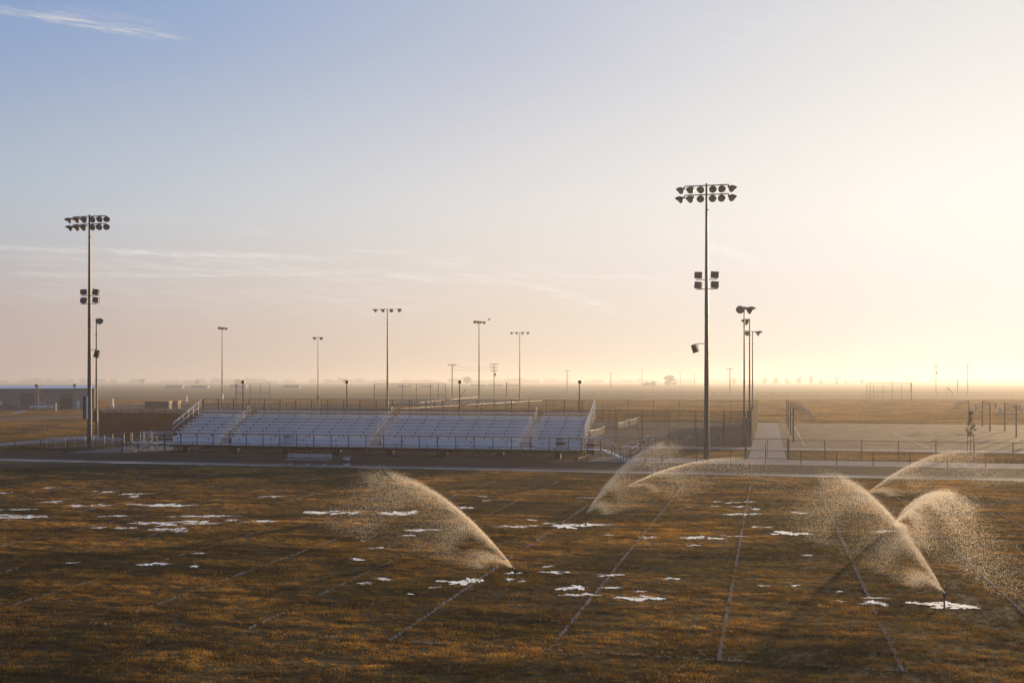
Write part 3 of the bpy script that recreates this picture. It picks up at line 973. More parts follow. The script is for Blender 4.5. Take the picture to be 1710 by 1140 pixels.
    for zz in (Z_DECK + 1.07, Z_DECK + .10):
        part('guard_rail', MB().tube(P(XL, Y_FRONT - .035, zz), P(XR, Y_FRONT - .035, zz), .026, n=6), M['fencegrey'])
    part('guard_mesh', MB().quad(P(XL, Y_FRONT - .02, Z_DECK + .1), P(XR, Y_FRONT - .02, Z_DECK + .1), P(XR, Y_FRONT - .02, Z_DECK + 1.06), P(XL, Y_FRONT - .02, Z_DECK + 1.06)), M['chain'])
    # back fence
    bp = MB().box((-.04, -.035, 0), (.04, .035, 3.1)).mesh('back_post', M['blackmetal'])
    x = XL
    while x < XR + .5:
        inst('back_post', bp, T, P(min(x, XR), Y_BACK, 2.35)); x += 1.83
    for zz in (5.43, 4.9, 4.3):
        part('back_rail', MB().tube(P(XL, Y_BACK - .05, zz), P(XR, Y_BACK - .05, zz), .024, n=6), M['fencegrey'])
    part('back_mesh', MB().quad(P(XL, Y_BACK - .06, 3.9), P(XR, Y_BACK - .06, 3.9), P(XR, Y_BACK - .06, 5.42), P(XL, Y_BACK - .06, 5.42)), M['chain'])
    part('added_shade_skirt', MB().box(P(XL, Y_BACK + .05, .03), P(XR, Y_BACK + .07, 1.12)), M['screen'])  # added, unseen: blocks low sun so the ground beneath stays dark
    # end rails
    for x in (XL - .05, XR + .05):
        a, c = Vector((x, 101.0, 3.0)), Vector((x, Y_BACK, 5.47))
        for dz in (0, -.16, -.62):
            part('end_rail', MB().tube(P(*(a + Vector((0, 0, dz)))), P(*(c + Vector((0, 0, dz)))), .035, n=6), M['alu_rail'])
        for t in (0, .17, .34, .5, .67, .84, 1):
            q = a.lerp(c, t)
            part('end_post', MB().box(P(x - .03, q.y - .03, q.z - 1.95), P(x + .03, q.y + .03, q.z)), M['fencegrey'])
        part('end_mesh', MB().quad(P(x, a.y, a.z - 1.4), P(x, c.y, c.z - 1.5), P(*c), P(*a)), M['chain'])
    # steel frames beneath
    nfr = 13
    for k in range(nfr):
        x = XL + .5 + k * (XR - XL - 1) / (nfr - 1)
        f = MB()
        f.bar(P(x, 101.3, .1), P(x, 101.3, 1.5), .09, .09)
        f.bar(P(x, 104, .1), P(x, 104, 2.6), .09, .09)
        f.bar(P(x, 106.9, .1), P(x, 106.9, 3.8), .09, .09)
        f.bar(P(x, 100.95, 1.38), P(x, 107.0, 3.69), .08, .14)
        f.bar(P(x, 101.3, .25), P(x, 104, 2.3), .05, .05)
        f.bar(P(x, 106.9, .25), P(x, 104, 2.3), .05, .05)
        f.box(P(x - .12, 99.7, .02), P(x + .12, 107.3, .12))
        part('steel_frame', f, M['blackmetal'])
    for k in range(24):
        x = XL + .25 + k * (XR - XL - .5) / 23
        part('deck_joist', MB().bar(P(x, Y_FRONT + .06, Z_DECK - .13), P(x, 101.35, Z_DECK - .13), .06, .15), M['timber_sunlit'])
    part('deck_beam', MB().box(P(XL, 100.25, Z_DECK - .40), P(XR, 100.37, Z_DECK - .22)), M['blackmetal'])
    part('deck_beam', MB().box(P(XL, 101.1, Z_DECK - .40), P(XR, 101.22, Z_DECK - .22)), M['blackmetal'])
    for k in range(8):
        x = -58.5 + k * 5.56
        if x > XR: break
        b_ = part('pier', MB().box(P(x - .28, 100.05, 0.0), P(x + .28, 100.6, .58)), M['blackmetal'])
        MB().box(P(x + .283, 100.06, .02), P(x + .36, 100.58, .56)).build('sunlit_facing', M['timber_sunlit'], b_)  # orange side stands for sunlight on the dark pier
    # landings and stairs at both ends
    for (x0, x1, sgn) in ((-64.4, XL - .1, -1), (XR + .1, -15.3, 1)):
        part('landing', MB().box(P(x0, Y_FRONT + .05, Z_DECK - .06), P(x1, 101.2, Z_DECK - .003)), M['alu'])
        for (x, y) in ((x0, Y_FRONT + .05), (x1, Y_FRONT + .05), (x0, 101.2), (x1, 101.2), ((x0 + x1) / 2, 101.2)):
            part('landing_post', MB().box(P(x - .035, y - .035, 0), P(x + .035, y + .035, Z_DECK + 1.07)), M['galv'])
        for zz in (1.05, .80, .5, .12):
            part('landing_rail', MB().tube(P(x0, 101.2, Z_DECK + zz), P(x1, 101.2, Z_DECK + zz), .024, n=6), M['alu_rail'])
        if sgn < 0:
            for zz in (1.05, .6, .1):
                part('landing_rail', MB().tube(P(x0 + 1.4, Y_FRONT + .05, Z_DECK + zz), P(x1, Y_FRONT + .05, Z_DECK + zz), .024, n=6), M['alu_rail'])
        else:
            for zz in (1.05, .6, .1):
                part('landing_rail', MB().tube(P(x0, Y_FRONT + .05, Z_DECK + zz), P(x1, Y_FRONT + .05, Z_DECK + zz), .024, n=6), M['alu_rail'])
    def stair(xt, sgn, y0, y1, n=6):
        S = part('staircase', MB().bar(P(xt, y0, Z_DECK - .1), P(xt + sgn * 2.1, y0, .02), .04, .2).bar(P(xt, y1, Z_DECK - .1), P(xt + sgn * 2.1, y1, .02), .04, .2), M['alu_rail'])
        for k in range(n):
            x = xt + sgn * 2.1 * (k + .5) / n; z = Z_DECK - Z_DECK * (k + .7) / (n + .4)
            MB().box(P(x - .17, y0 + .03, z - .05), P(x + .17, y1 - .03, z)).build('stair_tread', M['alu'], S)
        for y in (y0, y1):
            for dz in (.98, .72, .45):
                MB().path([P(xt, y, Z_DECK + dz), P(xt + sgn * 2.1, y, dz - .02), P(xt + sgn * 2.4, y, dz - .02)], .024).build('stair_rail', M['alu_rail'], S)
            for t in (0.02, .5, 1):
                MB().box(P(xt + sgn * 2.1 * t - .03, y - .03, (1 - t) * Z_DECK * .9), P(xt + sgn * 2.1 * t + .03, y + .03, Z_DECK * (1 - t) + .97)).build('stair_post', M['blackmetal'], S)
    stair(-62.3, -1, Y_FRONT + .1, 100.7)
    stair(-15.25, 1, Y_FRONT - .1, 101.1)
    # second flight beside the right-hand stairs, set further back
    S = part('back_staircase', MB().bar(P(-13.4, 102.2, .15), P(-11.2, 103.4, .95), .05, .18), M['galv'])
    for dz in (.5, .95):
        MB().path([P(-13.9, 102.2, .1 + dz), P(-12.0, 103.2, .8 + dz), P(-10.6, 103.4, .9 + dz)], .028).build('stair_rail', M['alu_rail'], S)
        MB().path([P(-12.6, 100.6, dz), P(-12.0, 102.4, .5 + dz)], .026).build('stair_rail', M['alu_rail'], S)
    for (x, y, h) in ((-13.9, 102.2, 1.1), (-12.0, 103.2, 1.8), (-10.6, 103.4, 1.9), (-12.6, 100.6, 1.0), (-12.0, 102.4, 1.5), (-11.3, 103.3, 1.85)):
        MB().box(P(x - .03, y - .03, 0), P(x + .03, y + .03, h)).build('stair_post', M['blackmetal'], S)
    # wheelchair ramp on the left
    Rm = part('access_ramp', MB().prism([(-76.0 - off.x, .03), (-64.4 - off.x, Z_DECK - .1), (-64.4 - off.x, Z_DECK - .02), (-76.0 - off.x, .11)], 101.9 - off.y, 103.4 - off.y), M['concrete'], fix=True)
    for y in (101.9, 103.4):
        for dz in (.98, .5):
            MB().path([P(-76.4, y, dz + .07), P(-64.4, y, Z_DECK + dz)], .024).build('ramp_rail', M['fencegrey'], Rm)
        for k in range(6):
            x = -76.2 + k * 2.36
            zz = .07 + (x + 76) / 11.6 * .93
            MB().box(P(x - .03, y - .03, 0), P(x + .03, y + .03, zz + .98)).build('ramp_post', M['fencegrey'], Rm)
    MB().box(P(-63.02, 100.68, 1.62), P(-62.9, 100.76, 1.78)).build('orange_tag', M['amber'], T)
    MB().box(P(XR + .62, 101.14, 1.5), P(XR + .86, 101.18, 1.76)).build('orange_tag', M['amber'], T)
    return T


make_bleachers()


# bins, bench
def bin_thing(name, loc, label, r=.29, h=.85, stripe=True):
    t = empty(name, loc, 0, label, 'trash can', 'trash cans at the bleachers')
    MB().lathe([(r * .92, 0), (r * .97, .04), (r, h * .5), (r * 1.02, h)], 16).build('drum', M['plastic'], t, smooth=True)
    if stripe:
        MB().lathe([(r * 1.03, h * .34), (r * 1.04, h * .36), (r * 1.04, h * .66), (r * 1.03, h * .68)], 16).build('dark_band', M['bag'], t, smooth=True)
    MB().lathe([(r * 1.02, h - .06), (r * 1.1, h - .05), (r * 1.1, h + .02), (r * .95, h + .06)], 16).build('bag_rim', M['bag'], t, smooth=True)
    return t


bin_thing('trash_can', (-35.4, 86.9, .012), 'pale trash drum with a dark band standing beside the aluminium bench on the track')
bin_thing('trash_can', (-47.3, 100.4, 1.0), 'pale square-topped trash can on the bleacher walkway near its left aisle', .38, .82, False)
bin_thing('trash_can', (-19.3, 100.4, 1.0), 'dark-fronted trash can on the bleacher walkway close to the right-hand stairs', .40, .9, True)


def make_bench():
    t = empty('team_bench', (-39.5, 88.2, .012), 0, 'low silver aluminium team bench with backrest on the track', 'bench')
    MB().box((-2.1, -.12, .42), (2.1, .13, .46)).build('seat', M['benchalu'], t)
    MB().box((-2.1, .24, .58), (2.1, .28, .74)).box((-2.1, .242, .76), (2.1, .282, .92)).build('backrest', M['benchalu'], t)
    for x in (-1.6, 0, 1.6):
        MB().bar((x, 0, .0), (x, 0, .42), .05, .05).bar((x, -.25, .02), (x, .3, .02), .05, .05).bar((x, .12, .42), (x, .28, .92), .05, .04).build('leg', M['galv'], t)
    for x in (-1.6, 0, 1.6):
        MB().box((x - .14, -.3, 0), (x + .14, -.1, .05)).build('foot_pad', M['plastic'], t)


make_bench()

# ------------------------------------------------------------------ lamps and poles
def lamp_mesh():
    """bell shaped sports lamp pointing along +z"""
    mb = MB().lathe([(.07, -.40), (.11, -.38), (.12, -.22), (.20, -.14), (.30, .0), (.335, .12), (.34, .16), (.30, .17)], 14)
    k = len(mb.v)      # visor: half collar reaching forward on the upper side
    n = 9
    for i in range(n):
        t = PI * i / (n - 1)
        reach = .16 + .30 * math.sin(t)
        for r, z in ((.34, .14), (.36, reach), (.345, reach), (.325, .14)):
            mb.v.append((r * math.cos(t), r * math.sin(t), z))
    for i in range(n - 1):
        for j in range(4):
            a = k + i * 4 + j; c = k + i * 4 + (j + 1) % 4
            mb.f.append((a, c, c + 4, a + 4))
    return mb.mesh('lamp_head', M['dark'], True, True)


LAMP = lamp_mesh()
LENS = MB().lathe([(.29, .165), (.285, .175), (.1, .185)], 14).mesh('lamp_lens', M['glass'], True)


def aim_rot(d):
    d = Vector(d).normalized()
    z = d; x = Vector((0, 0, 1)).cross(z).normalized(); y = z.cross(x)
    if y.z < 0: x, y = -x, -y
    return Matrix((x, y, z)).transposed().to_euler()


def add_lamp(parent, loc, aim, s=1.0):
    o = inst('lamp', LAMP, parent, loc, aim_rot(aim), (s, s, s))
    inst('lens', LENS, o)
    return o


FLOOD = MB().box((-.32, -.12, -.27), (.32, .16, .27)).box((-.36, .16, -.31), (.36, .20, .31)).mesh('flood_body', M['dark'])
FLOODG = MB().box((-.2, -.128, -.12), (.2, -.121, .12)).mesh('flood_label', M['galv'])


def stadium_pole(loc, h, label, seed, spk):
    rr = random.Random(seed)
    t = empty('stadium_light_pole', loc, 0, label, 'light pole', 'tall stadium light poles beside the track')
    # pole goes up in four slip-jointed lengths
    zs = [0, h * .27, h * .52, h * .78, h]
    rs = [.25, .205, .17, .135, .10]
    for k in range(4):
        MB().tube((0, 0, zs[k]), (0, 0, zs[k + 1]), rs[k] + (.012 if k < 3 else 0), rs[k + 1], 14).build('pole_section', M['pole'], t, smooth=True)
    for zz in (h * .385, h * .52, h * .50, h * .905):
        MB().tube((0, 0, zz - .06), (0, 0, zz + .06), .22 - .1 * zz / h, n=12).box((.12, -.03, zz - .03), (.24, .03, zz + .03)).build('band_clamp', M['galv'], t)
    for k in range(14):
        zz = h * .12 + k * .45
        MB().tube((-.35 + .006 * zz * 2, 0, zz), (-.18, 0, zz), .012, n=5).build('climbing_peg', M['galv'], t)
    # head frames
    for i, zz in enumerate((h - .18, h - 1.03)):
        MB().bar((-2.05, .0, zz), (2.05, .0, zz), .09, .09).build('crossarm', M['galv'], t)
        for j in range(6):
            x = (-2.35, -1.38, -.52, .56, 1.38, 2.2)[j] + rr.uniform(-.06, .06)
            yaw = (-.95, -.7, -.2, .1, .35, .75)[j] + rr.uniform(-.2, .2)
            l = add_lamp(t, (x, -.16, zz - .36), (math.sin(yaw), -math.cos(yaw), -.52 - rr.uniform(0, .16)), 1.03)
        for j in range(6):
            x = (-2.0, -1.35, -.5, .55, 1.35, 2.0)[j]
            MB().bar((x, 0, zz), (x * 1.04, -.1, zz - .3), .07, .05).build('lamp_bracket', M['dark'], t)
    MB().tube((-1.72, 0, h - .2), (-1.72, 0, h - 1.0), .012, n=5).build('conduit', M['galv'], t)
    MB().tube((1.72, 0, h - .2), (1.72, 0, h - 1.0), .012, n=5).build('conduit', M['galv'], t)
    # square floodlights half way up
    for zz in (h * .653, h * .618):
        MB().bar((-1.0, -.02, zz), (1.0, -.02, zz), .06, .07).build('flood_arm', M['galv'], t)
        for sx in (-1, 1):
            f = inst('floodlight', FLOOD, t, (sx * .78, -.02, zz + .42), (rr.uniform(-.3, .1), rr.uniform(-.12, .12), sx * .25 + rr.uniform(-.1, .1)))
            inst('label_plate', FLOODG, f)
            MB().bar((sx * .78, 0, zz), (sx * .78, 0, zz + .14), .05, .05).build('flood_yoke', M['dark'], t)
    # loudspeaker on a bent arm
    zz = h * .42
    MB().path([(0, 0, zz), (spk * .62, -.05, zz + .05), (spk * .9, -.1, zz), (spk * 1.0, -.15, zz - .25)], .035).path([(spk * .72, -.05, zz + .02), (spk * .88, -.2, zz - .72)], .02).build('speaker_arm', M['galv'], t)
    MB().prism([(-.27, -.38), (.27, -.38), (.22, .38), (-.22, .38)], -.2, .22).box((-.2, -.215, -.3), (.2, -.203, .3)).build('loudspeaker', M['dark'], t, (spk * 1.05, -.2, zz - .42), (R(14), spk * R(16), spk * .3), fix=True)
    return t


pl = stadium_pole((-72.6, 104.3, 0), 25.6, 'tall stadium light pole at the left end of the bleachers with twelve lamps', 1, 1)
MB().box((-.42, -.58, 3.2), (-.0, -.27, 5.7)).build('cabinet', M['galv'], pl)
MB().box((.003, -.57, 3.2), (.02, -.28, 5.72)).build('cabinet_face', M['nettape'], pl)  # pale sheet stands for sunlight on the cabinet's right side
pr_ = stadium_pole((-5.7, 101.8, .024), 25.7, 'tall stadium light pole right of the bleachers with twelve lamps', 2, -1)


def court_light(name, loc, h, n, label, group, yaw=0, span=2.6, box=True, r=.13, cat='light pole'):
    t = empty(name, loc, yaw, label, cat, group)
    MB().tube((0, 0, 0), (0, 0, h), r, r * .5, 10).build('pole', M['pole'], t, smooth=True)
    for zz in (h * .42, h * .47, h * .86):
        MB().tube((0, 0, zz - .06), (0, 0, zz + .06), r * .98, n=10).build('band_clamp', M['galv'], t)
    if n > 1:
        MB().bar((-span / 2, 0, h - .1), (span / 2, 0, h - .1), .08, .08).build('crossarm', M['galv'], t)
    for j in range(n):
        u = 0 if n == 1 else (j / (n - 1) - .5)
        x = span * u * (1.05)
        add_lamp(t, (x + (.45 if n == 1 else 0), -.1 if n > 1 else 0, h - .34), (u * 2.2 + (1.0 if n == 1 else 0), -.75, -.55), 1.36)
    MB().bar((0, 0, h - .15), (0, -.2, h - .3), .1, .08).build('lamp_bracket', M['dark'], t)
    if box:
        MB().box((-.32, -.28, 1.6), (.32, -.05, 3.2)).build('cabinet', M['galv'], t)
        MB().box((-.26, -.29, 1.7), (.26, -.283, 3.1)).build('cabinet_face', M['pole'], t)
    return t


GB = 'ball field light poles behind the bleachers'
court_light('field_light_pole', ground(161, 724), 16.1, 1, 'slim light pole with a single lamp just right of the left stadium pole', None, 0, r=.16)
court_light('field_light_pole', ground(371, 675), 24.3, 4, 'light pole with tightly bunched lamps, leftmost of those behind the bleachers', GB, 1.62, 4.6, r=.24)
court_light('field_light_pole', ground(531, 680), 19.6, 2, 'thin light pole with two lamps behind the bleachers near their second aisle', GB, .3, 1.6, r=.17)
court_light('field_light_pole', ground(647, 688), 24.4, 4, 'tallest light pole directly behind the middle of the bleachers with four spread lamps', GB, 0, 5.6, r=.25)
court_light('field_light_pole', ground(800, 679.5), 24.3, 4, 'light pole with bunched lamps and big pale cabinets behind the right half of the bleachers', GB, 1.33, 5.0, r=.24)
court_light('field_light_pole', ground(868, 671.5), 24.3, 4, 'light pole with four spread lamps, rightmost of those behind the bleachers', GB, 0, 5.4, r=.22)
GT = 'tennis court light poles'
court_light('court_light_pole', (-2.75, 123.3, 0), 15.7, 2, 'nearest and tallest looking of the three slim tennis light poles by the concrete path', GT, .9, 1.5, r=.13)
court_light('court_light_pole', (-2.6, 148.0, 0), 15.7, 1, 'middle one of the three slim tennis light poles by the concrete path', GT, PI, r=.14)
court_light('court_light_pole', (-2.75, 184.0, 0), 15.7, 2, 'farthest one of the three slim tennis light poles by the concrete path', GT, .5, 1.9, r=.14)
for k, (x, q) in enumerate(((-55.9, 'leftmost short post lamp rising from the back of the bleachers'), (-43.8, 'short post lamp behind the bleachers between first and second aisle'), (-31.3, 'short post lamp behind the bleachers left of the bird and light pole'), (-18.7, 'rightmost short post lamp rising at the back of the bleachers'))):
    t = empty('post_lamp', (x, 107.6, 0), 0, q, 'post lamp', 'short post lamps behind the bleachers')
    MB().tube((0, 0, 0), (0, 0, 7.2), .065, .05, 8).build('post', M['blackmetal'], t)
    MB().box((-.1, -.2, 7.12), (.26, .12, 7.42)).build('lamp_box', M['dark'], t)
    MB().box((-.06, -.19, 7.105), (.22, .1, 7.118)).build('lens', M['glass'], t)


def utility_pole(px, top, base, label, arms=1, transformer=False, r=.17):
    g = ground(px, base)
    d = 1800 * EYE / (base - 636)
    h = (base - top) / 1800 * d
    t = empty('utility_pole', g, YAW, label, 'utility pole', 'wooden utility poles out in the fields')
    MB().tube((0, 0, 0), (0, 0, h), r * 1.35, r, 8).build('pole', M['wood'], t)
    for k in range(arms):
        zz = h - .35 - k * 1.5
        MB().bar((-1.7, -.15, zz), (1.7, -.15, zz), .16, .2).build('crossarm', M['wood'], t)
        for x in (-1.55, -.7, .7, 1.55):
            MB().lathe([(.05, 0), (.12, .05), (.12, .3), (.04, .38)], 7).build('insulator', M['galv'], t, (x, -.15, zz + .1))
    if transformer:
        MB().lathe([(.34, 0), (.38, .06), (.38, 1.2), (.2, 1.35)], 10).build('transformer', M['galv'], t, (.55, -.2, h - 5.6))
    return t


utility_pole(755, 608, 667, 'bare T-topped utility pole left of the bird, behind the bleachers')
utility_pole(825, 607, 663, 'utility pole with three crossarms and a hanging transformer', 3, True)
utility_pole(947, 618, 656, 'faint thin utility pole in the field right of the four-lamp ball field pole', r=.2)
utility_pole(1020, 622, 650, 'hazy far utility pole midway between the bleachers and the round tree', r=.25)
utility_pole(1072, 618, 646, 'hazy far utility pole beside the low bush and white shed', r=.3)
utility_pole(1136, 622, 645, 'very faint far utility pole just right of the round tree', r=.3)
utility_pole(1160, 624, 645, 'faintest far utility pole left of the right stadium pole', r=.3)
utility_pole(1219, 615, 660, 'brown utility pole between the right stadium pole and the tennis lights', r=.2)
utility_pole(1563, 609, 656, 'utility pole with two crossarms left of its plain twin at the right', 2, True)
utility_pole(1616, 609, 657.5, 'plain T-topped utility pole at the right, above the basketball hoops')
for (px, tp, bs, lb) in ((846, 639, 662.5, 'short brown wooden post in the field right of the transformer pole'), (1599, 633, 655, 'short wooden stub post between the two right-hand utility poles')):
    g = ground(px, bs); d = 1800 * EYE / (bs - 636); h = (bs - tp) / 1800 * d
    t = empty('wooden_post', g, 0, lb, 'post')
    MB().tube((0, 0, 0), (0, 0, h), .3, .26, 8).build('shaft', M['wood'], t)
    MB().lathe([(.27, 0), (.3, .03), (.3, .12), (.05, .2)], 8).build('cap', M['galv'], t, (0, 0, h))
# overhead wires between the two left poles
a, c = at_depth(755, 610.5, 427), at_depth(825, 610.5, 490)
for k, dz in enumerate((0, -1.2)):
    pts = []
    for i in range(17):
        s = i / 16
        q = a.lerp(c, s); pts.append((q.x, q.y, q.z + dz - 4 * .9 * s * (1 - s)))
    o = MB().path(pts, .035, 4).build('power_line', M['blackmetal'])
    tag(o, ('upper' if k == 0 else 'lower') + ' overhead wire strung between two utility poles behind the bleachers', 'wire', 'overhead wires')

# ------------------------------------------------------------------ fences
_meshes = {}


def shared(key, fn):
    if key not in _meshes: _meshes[key] = fn()
    return _meshes[key]


def fence(name, label, p0, p1, h, gap=3.05, post='fencepost', rails=(1.0,), mesh='chain', r=.036, rr=.024, group=None, screen=None, skip=(), screen_top=1.0):
    p0, p1 = Vector(p0), Vector(p1)
    d = p1 - p0; L = d.length; ang = math.atan2(d.y, d.x)
    t = empty(name, p0, ang, label, 'fence', group)
    n = max(1, round(L / gap)); g = L / n
    pm = shared(('post', round(h, 2), r, post), lambda: MB().tube((0, 0, 0), (0, 0, h + .05), r, n=8).mesh('post', M[post]))
    for i in range(n + 1):
        inst('post', pm, t, (i * g, 0, 0))
    for f in rails:
        MB().tube((0, 0, h * f), (L, 0, h * f), rr, n=6).build('rail', M[post], t)
    if mesh:
        pan = MB().quad((0, -.045, .04), (g, -.045, .04), (g, -.045, h - .02), (0, -.045, h - .02)).mesh('wire_panel', M[mesh])
        for i in range(n):
            inst('wire_panel', pan, t, (i * g, 0, 0))
    if screen:
        pan = MB().quad((.03, -.07, .06), (g - .03, -.07, .06), (g - .03, -.07, h * screen_top), (.03, -.07, h * screen_top)).mesh('screen_panel', M['screen'])
        for i in range(n):
            inst('screen_panel', pan, t, (i * g, 0, 0))
    return t


fence('track_fence', 'low chain-link fence along the track in front of the bleachers', (-62.6, 98.0, 0), (-13.2, 98.0, 0), 1.2)
fence('track_fence', 'low chain-link fence along the far left edge of the track', (-130, 98.2, 0), (-70.9, 98.0, 0), 1.2)
fence('track_fence', 'low chain-link fence along the track at the right, before the concrete apron', (-9.4, 98.0, .02), (48, 98.0, .02), 1.2)
fence('sidewalk_fence', 'taller pipe-and-mesh fence right of the double gate before the basketball court', (1.75, 104.0, 0), (47, 104.0, 0), 1.85, 3.35, 'galv', (1.0, .03), r=.04)
fence('sidewalk_fence', 'taller pipe-and-mesh fence left of the double gate before the tennis court', (-15.5, 104.0, 0), (-2.25, 104.0, 0), 1.85, 3.3, 'galv', (1.0, .03), r=.04)
fence('tennis_fence', 'tall tennis fence covered with dark brown windscreen at the left of the bleachers', (-85.5, 125.0, 0), (-57.5, 125.0, 0), 3.5, 3.1, 'blackmetal', (1.0, .5), 'chain_b', screen=True, screen_top=.93, r=.045)
fence('tennis_fence', 'tall clear tennis fence on the near side right of the bleachers', (-57.3, 125.0, 0), (-2.05, 125.0, 0), 3.85, 3.1, 'blackmetal', (1.0, .49), 'chain_b', r=.045)
fence('tennis_fence', 'middle chain-link fence crossing between the tennis courts', (-85.4, 158.0, 0), (-2.2, 158.0, 0), 3.1, 4.2, 'blackmetal', (1.0, .45), 'chain_b', r=.045)
fence('tennis_fence', 'far chain-link fence closing the back of the tennis courts', (-85.4, 197.0, 0), (-2.05, 197.0, 0), 3.8, 4.6, 'blackmetal', (1.0, .02), 'chain_b', r=.05)
fence('tennis_fence', 'brown windscreened tennis fence receding along the concrete path', (-2.05, 125.3, 0), (-2.05, 196.8, 0), 3.85, 3.1, 'blackmetal', (1.0, .5), 'chain_b', screen=True, r=.045)
fence('tennis_fence', 'left side chain-link fence of the tennis courts beside the windscreen', (-85.5, 125.3, 0), (-85.5, 196.8, 0), 3.5, 3.1, 'blackmetal', (1.0,), 'chain_b', r=.045)
fence('school_fence', 'pale pipe fence crossing the grass left of the stadium pole', ground(-160, 733), ground(152, 715.5), 1.85, 4.6, 'fencegrey', (1.0,), r=.03)
fence('school_fence', 'grey fence in front of the steel building and parked pickup', ground(-120, 693.5), ground(157, 690.5), 1.8, 3.6, 'fencegrey', (1.0,), r=.035)
fence('ball_field_fence', 'sunlit-topped fence slanting away behind the middle of the bleachers', at_depth(658, 691, 215) * Vector((1, 1, 0)) if False else (at_depth(658, 691, 215).x, at_depth(658, 691, 215).y, 0), (at_depth(905, 676, 310).x, at_depth(905, 676, 310).y, 0), 1.8, 3.0, 'fencegrey', (1.0,), 'chain_far', r=.045, rr=.024)
fence('ball_field_fence', 'second sunlit fence behind the light pole with pale cabinets', (at_depth(700, 680, 280).x, at_depth(700, 680, 280).y, 0), (at_depth(800, 672, 380).x, at_depth(800, 672, 380).y, 0), 1.8, 4.0, 'fencegrey', (1.0,), 'chain_far', r=.05, rr=.026)
fence('ball_field_fence', 'long dark fence of the ball field behind the left of the bleachers', (at_depth(232, 690, 235).x, at_depth(232, 690, 235).y, 0), (at_depth(660, 690, 222).x, at_depth(660, 690, 222).y, 0), 2.2, 3.2, 'blackmetal', (1.0, .45), 'chain_far', r=.05, rr=.035)
fence('boundary_fence', 'faint far boundary fence across the fields at the right', (at_depth(890, 660, 545).x, at_depth(890, 660, 545).y, 0), (at_depth(1740, 660, 545).x, at_depth(1740, 660, 545).y, 0), 1.7, 7.5, 'fencepost', (1.0,), 'chain_far', r=.08, rr=.05)


def gate(name, label, x0, x1, y, h, leaves=1, m='galv'):
    t = empty(name, (x0, y, 0), 0, label, 'gate')
    w = (x1 - x0) / leaves
    for x in (0, x1 - x0):
        MB().tube((x, 0, 0), (x, 0, h + .1), .05, n=8).build('gate_post', M[m], t)
    for k in range(leaves):
        a, c = k * w + .08, (k + 1) * w - .08
        lf = MB().path([(a, 0, .12), (c, 0, .12), (c, 0, h), (a, 0, h), (a, 0, .12)], .03).build('gate_leaf', M[m], t)
        MB().quad((a, -.03, .12), (c, -.03, .12), (c, -.03, h), (a, -.03, h)).build('wire_panel', M['chain'], lf)
        MB().box((c - .12, -.06, h * .55), (c - .02, -.035, h * .62)).build('latch', M['chrome'], lf)
    return t


gate('track_gate', 'double-leaf dark pipe gate in the track fence near the left stadium pole', -70.8, -64.4, 98.0, 1.25, 2, 'fencepost')
gate('walk_gate', 'small dark pipe gate in the track fence behind the right stairs spray', -11.0, -9.5, 98.0, 1.25, 1, 'fencepost')
gate('double_gate', 'tall double-leaf mesh gate across the concrete path', -2.2, 1.7, 104.0, 1.95, 2, 'galv')


def backstop(label, px0, px1, top, base, n, side=0):
    a, c = ground(px0, base), ground(px1, base)
    h = (base - top) / 1800 * (1800 * EYE / (base - 636))
    d = c - a; L = d.length
    t = empty('baseball_backstop', a, math.atan2(d.y, d.x), label, 'backstop', 'baseball backstops')
    def seg(p, q, n):
        p, q = Vector(p), Vector(q)
        for i in range(n + 1):
            s = p.lerp(q, i / n)
            MB().tube(s, s + Vector((0, 0, h)), .07, n=6).build('post', M['fencepost'], t)
        for f in (1.0, .55, .02):
            MB().tube(p + Vector((0, 0, h * f)), q + Vector((0, 0, h * f)), .05, n=5).build('rail', M['fencepost'], t)
        for i in range(n):
            s, e = p.lerp(q, i / n), p.lerp(q, (i + 1) / n)
            MB().quad(s, e, e + Vector((0, 0, h)), s + Vector((0, 0, h))).build('wire_panel', M['chain_far'], t)
    seg((0, 0, 0), (L, 0, 0), n)
    seg((L, 0, 0), (L + side, 6, 0), 2)
    seg((0, 0, 0), (-side * .2, 6, 0), 2)


backstop('tall mesh baseball backstop left of centre beside a bunched-lamp pole', 393, 418, 640, 674, 2, 5)
backstop('wide mesh baseball backstop behind the tallest centre light pole', 625, 719, 640.5, 684, 4, 3.5)
backstop('hazy wide baseball backstop above the basketball court at the right', 1459, 1521, 639, 671, 4, 2.5)

# ------------------------------------------------------------------ tennis nets
for k, (cx, cy, q) in enumerate(((-22.2, 142.0, 'tennis net on the nearest court, showing behind the right bleacher rail'), (-22.2, 168.0, 'tennis net on the middle court, left of the two nets in a line'), (-22.2, 181.6, 'tennis net on the far court, right of the two nets in a line'))):
    t = empty('tennis_net', (cx, cy, .018), 0, q, 'tennis net', 'tennis nets')
    for y in (-6.4, 6.4):
        MB().tube((0, y, 0), (0, y, 1.12), .05, n=8).build('net_post', M['blackmetal'], t)
    tape = MB(); mesh = MB(); n = 10
    zt = lambda s: .93 + .15 * (2 * s - 1) ** 2
    for i in range(n):
        s0, s1 = i / n, (i + 1) / n
        y0, y1 = -6.4 + 12.8 * s0, -6.4 + 12.8 * s1
        tape.bar((0, y0, zt(s0)), (0, y1, zt(s1)), .05, .09)
        mesh.quad((0, y0, .05), (0, y1, .05), (0, y1, zt(s1)), (0, y0, zt(s0)))
    tape.build('head_tape', M['nettape'], t); mesh.build('net_mesh', M['netmesh'], t)
    MB().box((-.03, -.03, 0), (.03, .03, .93)).build('centre_strap', M['nettape'], t)


